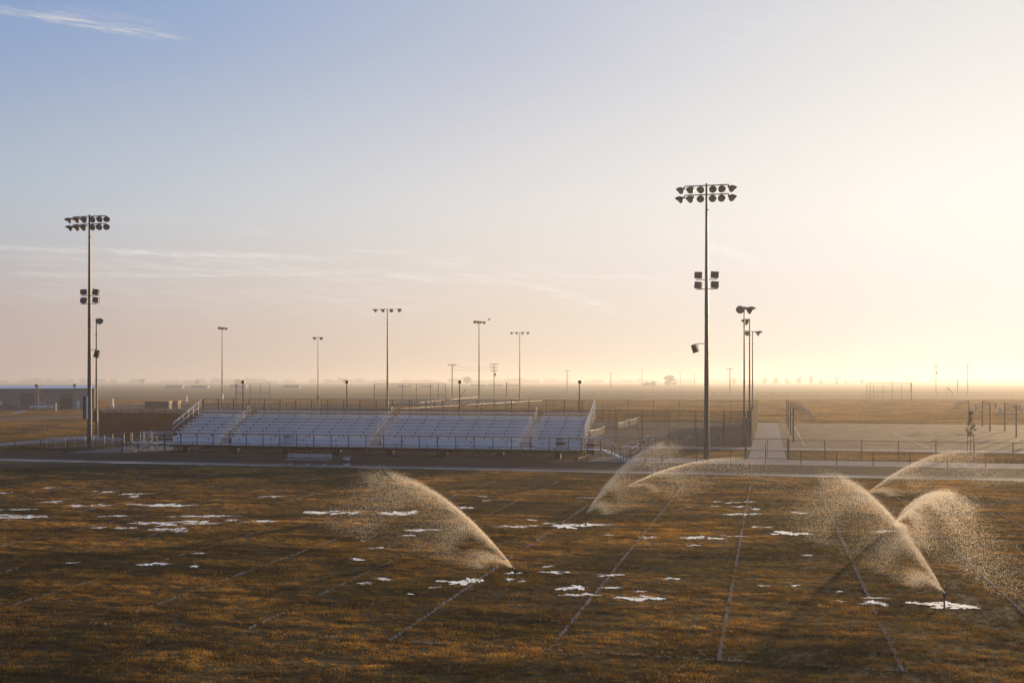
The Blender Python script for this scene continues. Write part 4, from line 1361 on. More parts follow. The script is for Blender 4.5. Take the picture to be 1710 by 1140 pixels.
# ------------------------------------------------------------------ basketball hoops
def hoop(loc, rz, label, group):
    t = empty('basketball_hoop', loc, rz, label, 'basketball hoop', group)
    MB().tube((0, 0, 0), (0, 0, 4.15), .10, .095, 12).build('pole', M['pole'], t, smooth=True)
    arm = MB()
    for y in (-.28, .28):
        arm.bar((0, y * .3, 4.05), (1.95, y, 3.3), .05, .06)
        arm.bar((0, y * .3, 3.0), (1.95, y, 3.0), .05, .06)
    arm.bar((0, 0, 4.08), (1.95, 0, 3.85), .04, .05)
    arm.bar((1.93, -.3, 3.05), (1.93, .3, 3.05), .05, .05).bar((1.93, -.3, 3.6), (1.93, .3, 3.6), .05, .05)
    arm.build('support_arm', M['galv'], t)
    # fan-shaped board
    k = MB(); n = 12
    pts = [(-.5, 2.95), (.5, 2.95)] + [(.62 * math.cos(a), 3.3 + .62 * math.sin(a)) for a in np.linspace(-.1, PI + .1, n)]
    k.v = [(2.0, y, z) for y, z in pts] + [(2.05, y, z) for y, z in pts]
    m_ = len(pts)
    k.f = [tuple(range(m_)), tuple(reversed(range(m_, 2 * m_)))] + [((i + 1) % m_, i, m_ + i, m_ + (i + 1) % m_) for i in range(m_)]
    k.build('backboard', M['board'], t, fix=True)
    rm = MB()
    rp_ = [(2.05 + .38 + .23 * math.cos(a), .23 * math.sin(a), 3.05) for a in np.linspace(0, 2 * PI, 17)]
    rm.path(rp_, .014, 5).bar((2.05, 0, 3.05), (2.22, 0, 3.05), .12, .03)
    rm = rm.build('rim', M['rim'], t)
    nt_ = MB()
    for i in range(16):
        a0, a1 = rp_[i], rp_[i + 1]
        lo = lambda p: (2.43 + (p[0] - 2.43) * .55, p[1] * .55, 2.62)
        nt_.quad(a0, a1, lo(a1), lo(a0))
    nt_.build('net', M['hoopnet'], rm)
    return t


for k, y in enumerate((134.2, 152.0, 170.6, 187.6)):
    hoop((2.8, y, .016), 0, ('nearest', 'second', 'third', 'farthest')[k] + ' basketball hoop in the row beside the concrete path', 'basketball hoops beside the path')
for k, y in enumerate((152.5, 169.8, 187.0)):
    hoop((31.4, y, .016), PI, ('nearest of the three', 'middle of the three', 'farthest and leftmost of the')[k] + ' right-hand basketball hoops pointing left', 'right-hand hoops pointing left')
for k, y in enumerate((152.8, 170.2, 187.3)):
    hoop((33.5, y, .016), 0, ('nearest right-hand basketball hoop pointing right, at the picture edge', 'middle right-hand basketball hoop pointing right', 'farthest right-hand basketball hoop pointing right')[k], 'right-hand hoops pointing right')


# ------------------------------------------------------------------ plants
def leaf_cloud(name, parent, m, centres, n, size, seed, loc=(0, 0, 0)):
    r = np.random.default_rng(seed)
    cs = np.array([c[:3] for c in centres]); rad = np.array([c[3:] for c in centres])
    if rad.shape[1] == 1: rad = np.repeat(rad, 3, 1)
    w = np.prod(rad, 1) ** (2 / 3); pick = r.choice(len(cs), n, p=w / w.sum())
    v = r.normal(size=(n, 3)); v /= np.linalg.norm(v, axis=1)[:, None]
    pos = cs[pick] + v * rad[pick] * (r.random(n) ** .45)[:, None]
    a = r.normal(size=(n, 3)); a /= np.linalg.norm(a, axis=1)[:, None]
    b_ = np.cross(a, r.normal(size=(n, 3))); b_ /= np.linalg.norm(b_, axis=1)[:, None]
    s = size * r.uniform(.6, 1.4, n)[:, None]
    co = np.stack([pos - a * s, pos + b_ * s * .45, pos + a * s, pos - b_ * s * .45], 1).reshape(-1, 3)
    k = np.arange(n) * 4
    tr = np.concatenate([np.stack([k, k + 1, k + 2], 1), np.stack([k, k + 2, k + 3], 1)])
    return inst(name, raw_mesh(name, co, tr, m), parent, loc)


def sapling():
    t = empty('sapling', tuple(ground(1621, 756)), 0, 'young sapling tied to two stakes before the basketball court', 'tree')
    MB().tube((0, 0, 0), (.02, 0, 2.0), .04, .03, 7).tube((.02, 0, 2.0), (.0, 0, 4.2), .03, .01, 6).tube((.02, 0, 1.9), (.45, .1, 2.5), .015, .006, 5).tube((.02, 0, 1.8), (-.4, 0, 2.3), .015, .006, 5).tube((0, 0, 2.8), (.28, .1, 3.3), .012, .005, 5).tube((0, 0, 2.9), (-.25, -.1, 3.4), .012, .005, 5).build('trunk', M['bark'], t)
    for x in (-.3, .3):
        MB().tube((x, 0, 0), (x * .95, 0, 2.0), .03, n=6).build('stake', M['wood'], t)
    MB().bar((-.3, 0, 1.2), (.3, 0, 1.2), .03, .03).build('tie', M['rubber'], t)
    rr = random.Random(4)
    cen = []
    for i in range(64):
        z = rr.uniform(1.75, 4.3); wd = .42 * (1 - abs(z - 2.3) / 2.2) + .03
        cen.append((rr.uniform(-wd, wd), rr.uniform(-wd, wd), z, rr.uniform(.07, .15)))
    leaf_cloud('crown', t, M['leaf'], cen, 1900, .055, 8)


sapling()


def far_tree(px, base, wpx, hpx, label, seed, group='far trees on the hazy horizon', trunk=.18, n=1400, airy=False):
    d = 1800 * EYE / (base - 636); g = ground(px, base)
    w, h = wpx / 1800 * d, hpx / 1800 * d
    t = empty('tree', g, YAW, label, 'tree', group)
    rr = random.Random(seed)
    tb = MB().tube((0, 0, 0), (0, 0, h * .45), w * .05, w * .03, 7)
    cen = []
    for i in range(9 if airy else 16):
        a = rr.uniform(0, 6.3); q = rr.random() ** .5 * .34
        z = h * rr.uniform(trunk + .12, .86)
        k = 1 - .55 * max(0, (z / h - .55) / .45)
        c = (w * q * math.cos(a) * k, w * q * math.sin(a) * k, z)
        cen.append((*c, w * rr.uniform(.12, .2) * (.7 if airy else 1), w * .17, h * rr.uniform(.1, .17)))
        tb.tube((0, 0, h * .35), c, w * .018, w * .006, 4)
    tb.build('trunk', M['bark'], t)
    leaf_cloud('crown', t, M['farleaf'], cen, n, w * .045, seed)
    return t


far_tree(1117.5, 644, 27, 18.5, 'big round-topped tree standing alone in the hazy fields', 1, trunk=.0, n=2600)
far_tree(1079, 645, 15, 9, 'low dark bush left of the round-topped tree and white shed', 2, trunk=.0)
for k, (px, w, h, air, lb) in enumerate(((1278, 9, 9, False, 'hazy tree right behind the tennis light poles'), (1295, 13, 10, False, 'hazy tree second right of the tennis light poles'), (1313, 11, 10, True, 'airy hazy tree fourth from the tennis lights'),
                                        (1335, 13, 12, True, 'tall hazy tree in the middle of the right-hand row'), (1354, 13, 12, False, 'rounded hazy tree right of the tallest in the row'), (1371, 9, 6, False, 'low hazy tree filling the row before its gap'), (1396, 12, 9, True, 'hazy tree standing apart past the gap in the row'), (1411, 6, 8, True, 'thin hazy tree at the right end of the row'), (1226, 9, 8, True, 'small hazy tree left of the tennis light poles'), (1440, 10, 5, False, 'lowest faint tree beyond the right end of the row'))):
    far_tree(px, 643.0 + .1 * (k % 3), w, h + 5, lb, 20 + k, n=700, airy=air)
for k, (px, w, h, lb) in enumerate(((237, 13, 5, 'low dome-shaped tree on the left horizon above the dugout'), (575, 9, 6, 'small round tree on the horizon right of the two-lamp pole'), (780, 22, 9, 'feathery clump of tall trees on the horizon left of the cabinet pole'), (398, 14, 6, 'hazy tree on the left horizon above the left backstop'), (328, 12, 4, 'flat hazy tree between dugout and bunched-lamp pole'))):
    far_tree(px, 642.2, w, h + 5, lb, 50 + k, n=700)


def tree_line(name, label, px0, px1, py, hmin, hmax, seed, n):
    """far-off wood that reads as one mass"""
    r = np.random.default_rng(seed)
    d = 1800 * EYE / (py - 636)
    cen = []
    px = px0
    while px < px1:
        w = r.uniform(8, 26)
        if r.random() < .78:
            h = r.uniform(hmin, hmax) / 1800 * d
            p = at_depth(px, py, d)
            cen.append((p.x, p.y, h * .5, w / 1800 * d * .6, 14, h * .55))
        px += w * .8
    o = leaf_cloud(name, None, M['farleaf'], cen, n, d * .0011, seed)
    return tag(o, label, 'trees', kind='stuff')


tree_line('distant_tree_line', 'faint grey line of trees along the left horizon', -80, 880, 639.6, 4, 9, 61, 9000)
tree_line('distant_tree_line', 'faint cream line of trees along the right horizon', 880, 1800, 639.6, 3, 7, 62, 7000)
for k, (px, py, s, lb) in enumerate(((1076, 742, .55, 'leftmost small dry weed against the near tennis fence'), (1117, 741, .5, 'small dry weed second from the left at the tennis fence'), (1134, 741.5, .5, 'small dry weed third along the tennis fence'), (1197, 741, .75, 'tallest golden dry weed right of the stadium pole at the fence'))):
    t = empty('weed', tuple(ground(px, py + 2.5)), 0, lb, 'weed', 'dry weeds along the tennis fence')
    rr = random.Random(80 + k)
    st = MB()
    for i in range(7):
        st.tube((0, 0, 0), (rr.uniform(-.35, .35) * s, rr.uniform(-.3, .3) * s, s * rr.uniform(.9, 1.9)), .012, .004, 4)
    st.build('stems', M['weed'], t)
    leaf_cloud('leaves', t, M['weed'], [(rr.uniform(-.25, .25) * s, rr.uniform(-.2, .2) * s, s * rr.uniform(.5, 1.7), .2 * s) for i in range(6)], 160, .07, 90 + k)

# ------------------------------------------------------------------ building, vehicles and small things at the left
YB = 252.0
def bx_px(px, Y=YB):
    k = math.atan((px - 855) / 1800) - YAW
    return Y * math.tan(k)


B_ROT = R(33.5)
B_COR = Vector((bx_px(157.5), YB, 0))


def b_local(px):
    # distance along the building front (leftwards negative) that shows at a picture column
    k = math.tan(math.atan((px - 855) / 1800) - YAW)
    return (k * B_COR.y - B_COR.x) / (math.cos(B_ROT) - k * math.sin(B_ROT))


def b_world(px, out):
    q = b_local(px)
    return (B_COR.x + q * math.cos(B_ROT) + out * math.sin(B_ROT), B_COR.y + q * math.sin(B_ROT) - out * math.cos(B_ROT), .012)


def make_building():
    t = empty('steel_building', B_COR, B_ROT, 'long low taupe steel-sided building with white roof at the left', 'building')
    W = -b_local(-70); h = 5.35; D = 16
    X = b_local
    ops = [(X(-60), X(-40), 0, 4.1, 'r'), (X(35), X(57), 0, 4.0, 'r'), (X(100), X(121), 0, 4.1, 'o'), (X(127), X(134.2), 0, 2.2, 'd')]
    edges = sorted(set([-W, 0] + [q for o_ in ops for q in o_[:2]]))
    # ribbed wall panels between the openings
    for a, c in zip(edges[:-1], edges[1:]):
        op = [o_ for o_ in ops if abs(o_[0] - a) < .01]
        z0 = op[0][3] if op else 0
        n = max(1, round((c - a) / 1.0)); g = (c - a) / n
        for i in range(n):
            xx = a + i * g
            mb = MB().box((xx + .004, 0, z0), (xx + g - .004, .12, h))
            for f in (.02, .35, .68):
                mb.box((xx + g * f, -.035, z0), (xx + g * f + .07, -.001, h - .02))
            mb.build('wall_panel', M['wallsteel'], t)
    MB().box((-W, D - .1, 0), (0, D, h)).box((-W, .13, 0), (-W + .12, D - .11, h)).build('rear_wall', M['wallsteel'], t)
    MB().box((-.12, .13, 0), (0.0, D - .11, h)).build('end_wall', M['tan'], t)
    MB().prism([(0, 0), (0, 0)], 0, 1) if False else None
    rf = MB()
    rf.v = [(-W - .2, -.3, h + .02), (.3, -.3, h + .02), (.3, D / 2, h + .72), (-W - .2, D / 2, h + .72), (-W - .2, D + .3, h + .02), (.3, D + .3, h + .02),
            (-W - .2, -.3, h + .12), (.3, -.3, h + .12), (.3, D / 2, h + .84), (-W - .2, D / 2, h + .84), (-W - .2, D + .3, h + .12), (.3, D + .3, h + .12)]
    rf.f = [(0, 3, 2, 1), (3, 4, 5, 2), (6, 7, 8, 9), (9, 8, 11, 10), (0, 1, 7, 6), (4, 10, 11, 5), (1, 2, 8, 7), (2, 5, 11, 8), (0, 6, 9, 3), (3, 9, 10, 4)]
    roof = rf.build('roof', M['roofwhite'], t)
    for px in (59.5, 124):
        x = X(px)
        v = MB().lathe([(.22, 0), (.22, .4), (.40, .5), (.44, .7), (.34, .95), (.1, 1.05)], 12).build('roof_vent', M['galv'], roof, (x, 2.0, h + .2))
    MB().tube((X(35), 2, h + .2), (X(35), 2, h + .9), .09, n=7).build('roof_pipe', M['roofwhite'], roof)
    for (a, c, z0, z1, kd) in ops:
        fr = MB().box((a - .09, -.05, 0), (a + .02, .06, z1 + .09)).box((c - .02, -.05, 0), (c + .09, .06, z1 + .09)).box((a - .09, -.052, z1 - .02), (c + .09, .058, z1 + .1))
        fr.build('door_frame', M['doorgrey'], t)
        if kd == 'd':
            d_ = MB().box((a + .03, .03, 0), (c - .03, .09, z1 - .03)).build('door', M['doorwhite'], t)
            MB().box((c - .2, .0, 1.0), (c - .12, .028, 1.08)).build('handle', M['chrome'], d_)
        else:
            d_ = MB()
            zb = 0 if kd == 'r' else 2.9
            n = int((z1 - zb) / .4)
            for i in range(n):
                d_.box((a + .03, .05, zb + i * (z1 - zb) / n + .012), (c - .03, .10, zb + (i + 1) * (z1 - zb) / n - .012))
            d_.box((a + .03, .10, zb), (c - .03, .12, z1 - .03))
            d_.build('roller_door', M['doorgrey'], t)
            if kd == 'o':
                MB().box((a - .5, 5.5, 0), (c + .5, 5.6, h - .3)).build('inner_partition', M['darkwall'], t)
                MB().box((a + .2, 2.2, 3.0), (c - .2, 2.3, 3.25)).build('lifting_beam', M['galv'], t)
    MB().lathe([(.3, 0), (.3, .12), (.12, .2)], 8).build('wall_lamp', M['dark'], t, (X(77.5), -.1, 4.55), (R(90), 0, 0))
    MB().box((-.1, -.16, .0), (.06, -.05, h)).build('corner_downpipe', M['tan'], t)


make_building()


def wheel(parent, x, y, r, wd):
    w = MB().tube((0, -wd / 2, 0), (0, wd / 2, 0), r, n=16).build('wheel', M['rubber'], parent, (x, y, r))
    MB().tube((0, -wd / 2 - .01, 0), (0, wd / 2 + .01, 0), r * .58, n=12).build('rim', M['chrome'], w)


def make_pickup():
    # drives towards -x; side on to the viewpoint
    t = empty('pickup_truck', b_world(71, 3.5), B_ROT, 'pale blue-white pickup truck parked before the steel building', 'pickup truck')
    hw = .92
    body = [(-2.75, .42), (2.75, .42), (2.8, .6), (2.8, 1.02), (.75, 1.06), (-1.0, 1.06), (-1.25, 1.05), (-2.6, .98), (-2.8, .85)]
    b_ = MB().prism(body, -hw, hw).build('body', M['truck'], t, fix=True)
    cab = [(-1.15, 1.05), (.85, 1.05), (.75, 1.62), (.55, 1.72), (-.35, 1.72), (-.55, 1.66)]
    MB().prism(cab, -hw + .08, hw - .08).build('cab', M['truck'], t, fix=True)
    for sy in (-1, 1):
        y0 = sy * (hw - .075)
        MB().prism([(-.92, 1.1), (-.12, 1.1), (-.12, 1.6), (-.5, 1.6)], y0, y0 + sy * .012).build('side_window', M['window'], t, fix=True)
        MB().prism([(.0, 1.1), (.68, 1.1), (.62, 1.58), (.0, 1.6)], y0, y0 + sy * .012).build('side_window', M['window'], t, fix=True)
        d_ = MB().box((-1.0, sy * hw, .5), (-.02, sy * (hw + .012), 1.03)).build('door', M['truck'], t)
        MB().box((-.2, sy * (hw + .013), .92), (-.05, sy * (hw + .04), .96)).build('handle', M['chrome'], d_)
        MB().box((-2.4, sy * (hw + .002), .62), (2.6, sy * (hw + .018), .68)).build('side_trim', M['chrome'], t)
        MB().box((2.74, sy * .7 - .1, .7), (2.815, sy * .7 + .1, .95)).build('tail_lamp', M['red'], t)
        MB().box((-2.83, sy * .68 - .14, .72), (-2.76, sy * .68 + .14, .88)).build('headlight', M['glass'], t)
        MB().box((-1.05, sy * (hw + .0), 1.12), (-.9, sy * (hw + .18), 1.28)).build('wing_mirror', M['dark'], t)
        for xx in (-1.75, 1.65):
            wheel(t, xx, sy * (hw - .1), .37, .24)
    MB().quad((-1.1, -.76, 1.09), (-1.1, .76, 1.09), (-.58, .7, 1.62), (-.58, -.7, 1.62)).build('windscreen', M['window'], t)
    MB().box((-2.9, -.9, .42), (-2.78, .9, .6)).build('bumper', M['chrome'], t)
    MB().box((2.81, -.9, .42), (2.92, .9, .6)).build('bumper', M['chrome'], t)
    MB().box((.95, -.8, 1.062), (2.7, .8, 1.075)).build('bed_floor', M['rubber'], t)
    rk = MB()
    for xx in (1.0, 2.6):
        for yy in (-.85, .85):
            rk.bar((xx, yy, 1.06), (xx, yy, 1.75), .05, .05)
    rk.bar((1.0, -.85, 1.75), (2.6, -.85, 1.75), .05, .05).bar((1.0, .85, 1.75), (2.6, .85, 1.75), .05, .05)
    rk.build('ladder_rack', M['blackmetal'], t)


make_pickup()


def make_car():
    t = empty('parked_car', b_world(15, 4.5), B_ROT, 'dark parked car before the steel building at the left edge', 'car')
    hw = .88
    MB().prism([(-2.2, .3), (2.2, .3), (2.3, .55), (2.22, .82), (1.2, .92), (-1.5, .95), (-2.2, .9), (-2.28, .6)], -hw, hw).build('body', M['carpaint'], t, fix=True)
    MB().prism([(-1.75, .93), (1.15, .91), (.45, 1.38), (.1, 1.45), (-1.0, 1.44), (-1.4, 1.33)], -hw + .12, hw - .12).build('cabin', M['carpaint'], t, fix=True)
    for sy in (-1, 1):
        y0 = sy * (hw - .115)
        MB().prism([(-1.45, .97), (-.4, .97), (-.4, 1.38), (-1.1, 1.37)], y0, y0 + sy * .01).build('side_window', M['window'], t, fix=True)
        MB().prism([(-.32, .97), (.85, .96), (.4, 1.33), (-.32, 1.38)], y0, y0 + sy * .01).build('side_window', M['window'], t, fix=True)
        MB().box((2.2, sy * .6 - .15, .6), (2.29, sy * .6 + .15, .75)).build('headlight', M['glass'], t)
        MB().box((-2.28, sy * .62 - .14, .66), (-2.2, sy * .62 + .14, .82)).build('tail_lamp', M['red'], t)
        for xx in (-1.35, 1.4):
            wheel(t, xx, sy * (hw - .08), .32, .2)
    MB().quad((.52, -.72, 1.36), (.52, .72, 1.36), (1.18, .74, .95), (1.18, -.74, .95)).build('windscreen', M['window'], t)


make_car()
t = empty('storage_bin', b_world(-1, 2.0), B_ROT, 'pale blue metal storage bin at the left edge beside the dark car', 'storage bin')
MB().box((-.9, -.8, .12), (.9, .8, 2.15)).build('body', M['doorwhite'], t)
MB().box((-.95, -.85, 2.151), (.95, .85, 2.25)).build('lid', M['roofwhite'], t)
for x in (-.75, .75): MB().box((x - .08, -.7, 0), (x + .08, .7, .119)).build('skid', M['galv'], t)
g = ground(63, 690)
t = empty('orange_post', g, 0, 'wooden pole tinted orange for sunlight standing before the pickup truck', 'pole')
MB().tube((0, 0, 0), (0, 0, 6.4), .2, .15, 9).build('shaft', M['sunlit_pole'], t)
MB().box((-.22, -.2, 4.2), (.22, -.05, 4.5)).build('bracket', M['galv'], t)
MB().path([(-2.2, .1, .05), (-2.2, .1, 1.2), (.9, .1, 1.2), (.9, .1, .05)], .06).build('guard_hoop', M['fencegrey'], t)
g = ground(93, 687)
t = empty('bollard_post', g, 0, 'short pale square post right of the pickup truck', 'post')
MB().box((-.11, -.11, 0), (.11, .11, 2.0)).build('shaft', M['fencegrey'], t)
MB().box((-.13, -.13, 2.0), (.13, .13, 2.1)).build('cap', M['galv'], t)


def dugout(px0, px1, base, h, label, front):
    a, c = ground(px0, base), ground(px1, base)
    L = (c - a).length
    t = empty('dugout', a, math.atan2(c.y - a.y, c.x - a.x), label, 'dugout')
    MB().box((0, 0, 0), (L, .15, h)).build('back_wall', front, t)
    MB().box((0, .16, 0), (.15, 2.6, h)).build('side_wall', M['tan'], t)
    MB().box((L - .15, .16, 0), (L, 2.6, h)).build('side_wall', M['tan'], t)
    MB().box((-.2, -.25, h + .002), (L + .2, 2.8, h + .14)).build('roof', M['galv'], t)
    MB().box((.3, 1.8, .35), (L - .3, 2.1, .45)).build('bench_plank', M['wood'], t)


dugout(242, 282, 682.5, 1.85, 'low dark-walled baseball dugout above the brown windscreen fence', M['darkwall'])
dugout(284, 297, 681.5, 1.8, 'small tan block hut right beside the dark dugout', M['tan'])
for (px, base, w, h, lb) in ((187, 681, 1.2, 2.6, 'leaning white pump stand left of the dugout'), (311, 672, .9, 2.2, 'small tan utility box with pipe right of the dugout')):
    g = ground(px, base)
    t = empty('pump_stand', g, 0, lb, 'utility box')
    MB().prism([(-w / 2, 0), (w / 2, 0), (w * .3, h * .6), (w * .35, h), (w * .05, h), (-w * .1, h * .55)], -.3, .3).build('housing', M['nettape'], t, fix=True)
    MB().tube((-w, 0, .2), (w, 0, .25), .12, n=7).build('pipe', M['galv'], t)
# pale low sheds far across the fields
SH = [(291, 648, 27, 5.2, 'leftmost pale low shed far across the fields'), (333, 648.3, 27, 5.2, 'pale low far shed second from the left'), (397, 647.8, 27, 5.6, 'pale low far shed behind the left backstop'), (487, 647.6, 26, 5.2, 'pale low far shed left of the two-lamp pole'),
      (676, 647.5, 25, 4.6, 'pale low far shed seen through the centre backstop'), (713, 647.5, 24, 4.6, 'pale low far shed at the right side of the centre backstop'), (798, 645.5, 24, 4.2, 'pale low far shed behind the cabinet light pole'), (828, 645.3, 24, 4.2, 'pale low far shed behind the transformer utility pole'), (857, 645, 22, 4.0, 'pale low far shed left of the four-lamp right ball field pole'),
      (1366, 641.8, 20, 2.6, 'hazy low shed first in the right-hand far row'), (1394, 641.8, 20, 2.6, 'hazy low shed second in the right-hand far row'), (1421, 641.7, 20, 2.6, 'hazy low shed third in the right-hand far row'), (1494, 641.8, 19, 2.6, 'hazy low shed above the right backstop'), (1523, 641.8, 19, 2.6, 'hazy low shed right of the right backstop'), (1550, 641.8, 19, 2.6, 'hazy low shed left of the two right utility poles'), (1623, 641.7, 20, 2.6, 'hazy low shed behind the plain T-topped right pole'), (1658, 641.7, 22, 2.6, 'rightmost hazy low shed across the fields')]
for (px, base, w, h, lb) in SH:
    d = 1800 * EYE / (base - 636); g = ground(px, base)
    L, hh = w / 1800 * d, h / 1800 * d
    t = empty('far_shed', g, YAW, lb, 'shed', 'pale low sheds across the fields')
    MB().box((-L / 2, 0, 0), (L / 2, 6, hh * .85)).build('wall', M['farwall'], t)
    MB().prism([(-L / 2 - .2, hh * .852), (L / 2 + .2, hh * .852), (L / 2 + .2, hh * .95), (-L / 2 - .2, hh)], -.3, 6.3).build('roof', M['farwall'], t, fix=True)
    for k in range(5):
        x = -L / 2 + L * (k + .5) / 5
        MB().box((x - L * .06, -.04, hh * .15), (x + L * .06, -.005, hh * .7)).build('bay_door', M['farwall'], t)
g = ground(1091, 645.4)
t = empty('far_house', g, YAW, 'small white shed between the low bush and the round tree', 'shed')
MB().box((-3.6, 0, 0), (3.6, 6, 5.2)).build('wall', M['white'], t)
MB().prism([(-4, 5.21), (4, 5.21), (0, 7.0)], -.3, 6.3).build('roof', M['galv'], t, fix=True)
MB().box((-.6, -.05, 0), (.6, -.005, 2.2)).build('door', M['doorgrey'], t)


def slide(px, base, top, label, flip):
    d = 1800 * EYE / (base - 636); h = (base - top) / 1800 * d; g = ground(px, base)
    t = empty('playground_slide', g, YAW if not flip else YAW + PI, label, 'slide', 'playground slides')
    k = h / 3.0
    lad = MB()
    for y in (-.3, .3):
        lad.bar((.2, y, 0), (.2, y, h), .12, .12)
    for i in range(8):
        lad.bar((.2, -.3, h * (i + .6) / 9), (.2, .3, h * (i + .6) / 9), .06, .06)
    lad.build('ladder', M['nettape'], t)
    MB().bar((.1, 0, h * .78), (-2.0 * k, 0, .3), .7, .12).bar((.1, -.36, h * .84), (-2.0 * k, -.36, .45), .06, .25).bar((.1, .36, h * .84), (-2.0 * k, .36, .45), .06, .25).build('chute', M['galv'], t)
    MB().box((-.5, -.5, h * .74), (.5, .5, h * .78)).build('platform', M['galv'], t)


slide(778, 664, 647, 'pale playground slide left of the cabinet light pole', False)
slide(1583, 657.5, 645, 'hazy playground slide between the two right-hand utility poles', True)

# bird
p = at_depth(816, 534, 160)
t = empty('bird', p, YAW, 'small dark bird flying near the bunched-lamp pole', 'bird')
b_ = MB()
b_.v = [(-.26, 0, 0), (-.1, -.05, .03), (-.1, .05, .03), (-.1, 0, -.05), (.12, -.05, .02), (.12, .05, .02), (.12, 0, -.05), (.3, 0, 0), (.42, .07, .0), (.42, -.07, .0),
        (-.06, -.05, .02), (.1, -.05, .02), (.16, -.34, .16), (.02, -.3, .2), (-.06, .05, .02), (.1, .05, .02), (.2, .3, .1), (.02, .3, .14), (.26, .4, .12), (.22, -.46, .2)]
b_.f = [(0, 1, 2), (0, 3, 1), (0, 2, 3), (1, 4, 5, 2), (1, 3, 6, 4), (2, 5, 6, 3), (4, 7, 5), (4, 6, 7), (5, 7, 6), (7, 8, 9), (10, 11, 12, 13), (14, 17, 16, 15), (13, 12, 19), (17, 18, 16)]
b_.build('body', M['bird'], t)

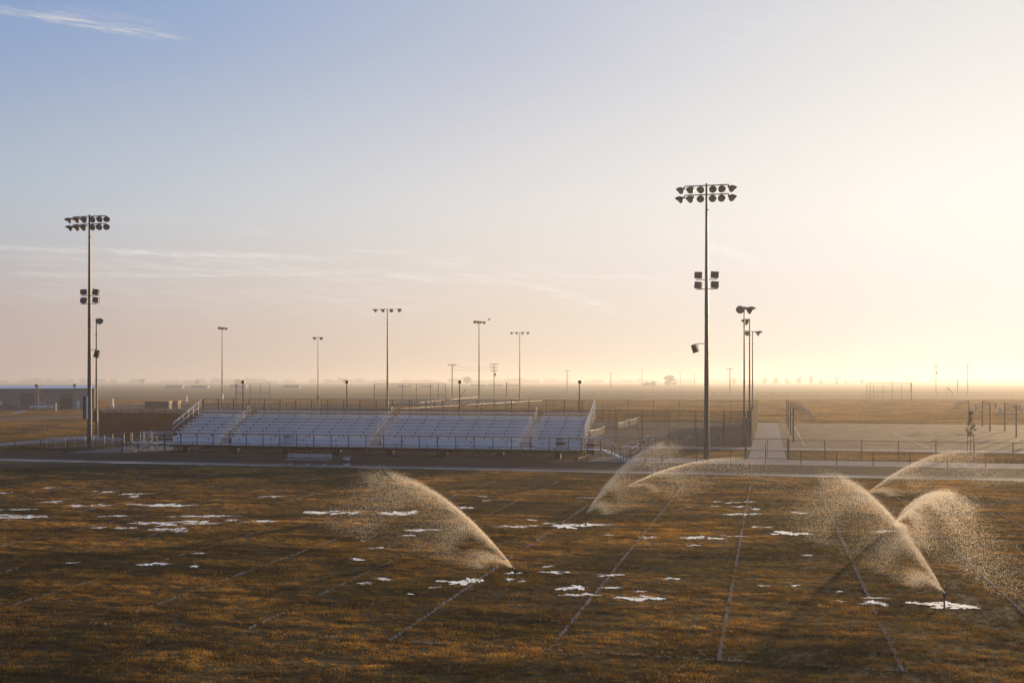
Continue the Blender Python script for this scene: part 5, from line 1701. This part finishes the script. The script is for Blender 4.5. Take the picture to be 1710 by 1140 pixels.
# ------------------------------------------------------------------ sprinklers
def sprinkler(px, py, apex_px, apex_py, apex_z, label, seed, n_main, fan=0.0, low=True, tail=1.0):
    base = ground(px, py)
    d = 1800 * (EYE - apex_z) / (apex_py - 636); ap = at_depth(apex_px, apex_py, d)
    hv = Vector((ap.x - base.x, ap.y - base.y, 0)); rng_ = hv.length; hv.normalize()
    side = Vector((-hv.y, hv.x, 0))
    t = empty('sprinkler', base, 0, label, 'sprinkler', 'impact sprinklers watering the field')
    MB().tube((0, 0, 0), (0, 0, .22), .028, n=8).build('riser', M['riser'], t)
    MB().lathe([(.045, 0), (.055, .02), (.055, .07), (.035, .1)], 10).build('body', M['riser'], t, (0, 0, .20))
    nz = Vector((0, 0, .28))
    MB().tube(nz, nz + hv * .2 + Vector((0, 0, .12)), .03, .016, 8).build('nozzle', M['riser'], t)
    MB().bar(nz, nz - hv * .18 + Vector((0, 0, .05)), .03, .04).build('drive_arm', M['riser'], t)
    z0 = .34
    r = np.random.default_rng(seed)
    # ballistic drops with air drag; sizes vary, fine drops fall short
    H = apex_z - z0
    vz = math.sqrt(2 * 9.81 * H) * 1.06
    vx = rng_ / (vz / 9.81) * 1.10
    def shoot(n, kmin, kmax, kpow, spread, vscale, ang_off, tmin, tmax, jit, wind=.35):
        k = kmin + (kmax - kmin) * r.random(n) ** kpow
        vs = vscale * (1 + r.normal(0, .02 + spread * .4, n))
        el = ang_off + np.where(r.random(n) < .25, .35, -1.0) * np.abs(r.normal(0, spread, n)); az_ = r.normal(0, spread * .55, n)
        c_, s_ = np.cos(el), np.sin(el)
        v_x = (vx * c_ - vz * s_) * vs; v_z = (vx * s_ + vz * c_) * vs
        tt = tmin + (tmax - tmin) * r.random(n)
        e = np.exp(-k * tt)
        a = v_x * (1 - e) / k
        z = z0 + (v_z + 9.81 / k) * (1 - e) / k - 9.81 * tt / k
        b_ = a * np.tan(az_) + r.normal(0, jit, n) * tt
        z += r.normal(0, jit, n) * tt
        wx = -wind * tt ** 1.4 * np.minimum(1, k) * .4
        pos = np.column_stack([hv.x * a + side.x * b_ + wx, hv.y * a + side.y * b_, z])
        vel = np.column_stack([hv.x * v_x * e, hv.y * v_x * e, v_z * e - 9.81 * tt * .8])
        ok = z > .03
        return pos[ok], vel[ok], tt[ok]
    sets = []
    T_ = 2 * vz / 9.81
    sets.append((shoot(int(n_main * .13), .05, .16, 1, .005, 1.0, 0, .0, T_ * .48, .016), .0055, .0))        # solid jet
    sets.append((shoot(int(n_main * .16), .06, .25, 1, .014, 1.0, 0, .05, T_ * .62, .05), .0055, .0))
    sets.append((shoot(int(n_main * .34 * tail), .15, .75, 1, .03, .99, 0, .12, T_ * 1.15, .12), .0068, .0))           # breaking drops
    sets.append((shoot(int(n_main * .46), .4, 3.0, .9, .06, .97, -.02, .03, T_ * 1.2, .14), .0052, .0))           # fine curtain falling short
    if low:
        sets.append((shoot(int(n_main * .14), 1.0, 3.5, 1, .10, .62, -.2, .02, T_ * .5, .15), .005, .0))          # spreader nozzle
    P_, V_, S_ = [], [], []
    for (pos, vel, tt), s, grow in sets:
        P_.append(pos); V_.append(vel)
        S_.append(s * r.uniform(.55, 1.5, len(pos)) + grow * np.minimum(tt, 1) * 0)
    P_, V_, S_ = np.concatenate(P_), np.concatenate(V_), np.concatenate(S_)
    dist = np.linalg.norm(np.array(base) - np.array((0, 0, EYE)))
    S_ = S_ * (dist / 42) ** .55
    V_ /= np.linalg.norm(V_, axis=1)[:, None]
    V_ = V_ * .5 + r.normal(size=V_.shape) * .75; V_ /= np.linalg.norm(V_, axis=1)[:, None]
    a = np.cross(V_, r.normal(size=V_.shape)); a /= np.linalg.norm(a, axis=1)[:, None]
    s = S_[:, None]
    co = np.stack([P_ + V_ * s * 1.5, P_ + a * s * .8, P_ - V_ * s * 1.5, P_ - a * s * .8], 1).reshape(-1, 3)
    q = np.arange(len(P_)) * 4
    tr = np.concatenate([np.stack(c_, 1) for c_ in ((q, q + 1, q + 2), (q, q + 2, q + 3))])
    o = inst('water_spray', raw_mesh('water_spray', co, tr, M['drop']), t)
    o['kind'] = 'stuff'


sprinkler(860, 965, 655, 800, 3.0, 'sprinkler left of centre throwing a long jet up to the left', 1, 80000)
sprinkler(978, 868, 1105, 748, 3.3, 'sprinkler beside the white pool throwing its jet up to the right past the stairs', 2, 60000)
sprinkler(1045, 821, 1225, 769, 2.2, 'farthest middle sprinkler throwing a low jet right along the track', 3, 24000, tail=.6)
sprinkler(1577, 1006, 1405, 806, 3.0, 'nearest sprinkler in the right puddle throwing its jet up to the left', 4, 88000)
sprinkler(1492, 888, 1592, 833, 2.66, 'sprinkler behind the crossing jet throwing an arch towards the right', 5, 84000)
sprinkler(1447, 833, 1600, 757, 2.5, 'farthest right sprinkler throwing its jet right over the track fence', 6, 36000)

# ------------------------------------------------------------------ haze
def add_haze():
    m = bpy.data.materials.new('haze_air'); m.use_nodes = True
    nt = m.node_tree; nt.nodes.remove(nt.nodes['Principled BSDF'])
    v = nt.nodes.new('ShaderNodeVolumePrincipled')
    v.inputs['Color'].default_value = (0.93, 0.92, 0.93, 1); v.inputs['Density'].default_value = 0.0005; v.inputs['Anisotropy'].default_value = 0.48
    nt.links.new(v.outputs[0], nt.nodes['Material Output'].inputs['Volume'])
    o = MB().box((-9200, -300, -1.1), (9200, 12200, 29)).build('haze', m)
    tag(o, 'pale evening haze lying over the fields', 'haze', kind='stuff')
    o.display_type = 'WIRE'


add_haze()
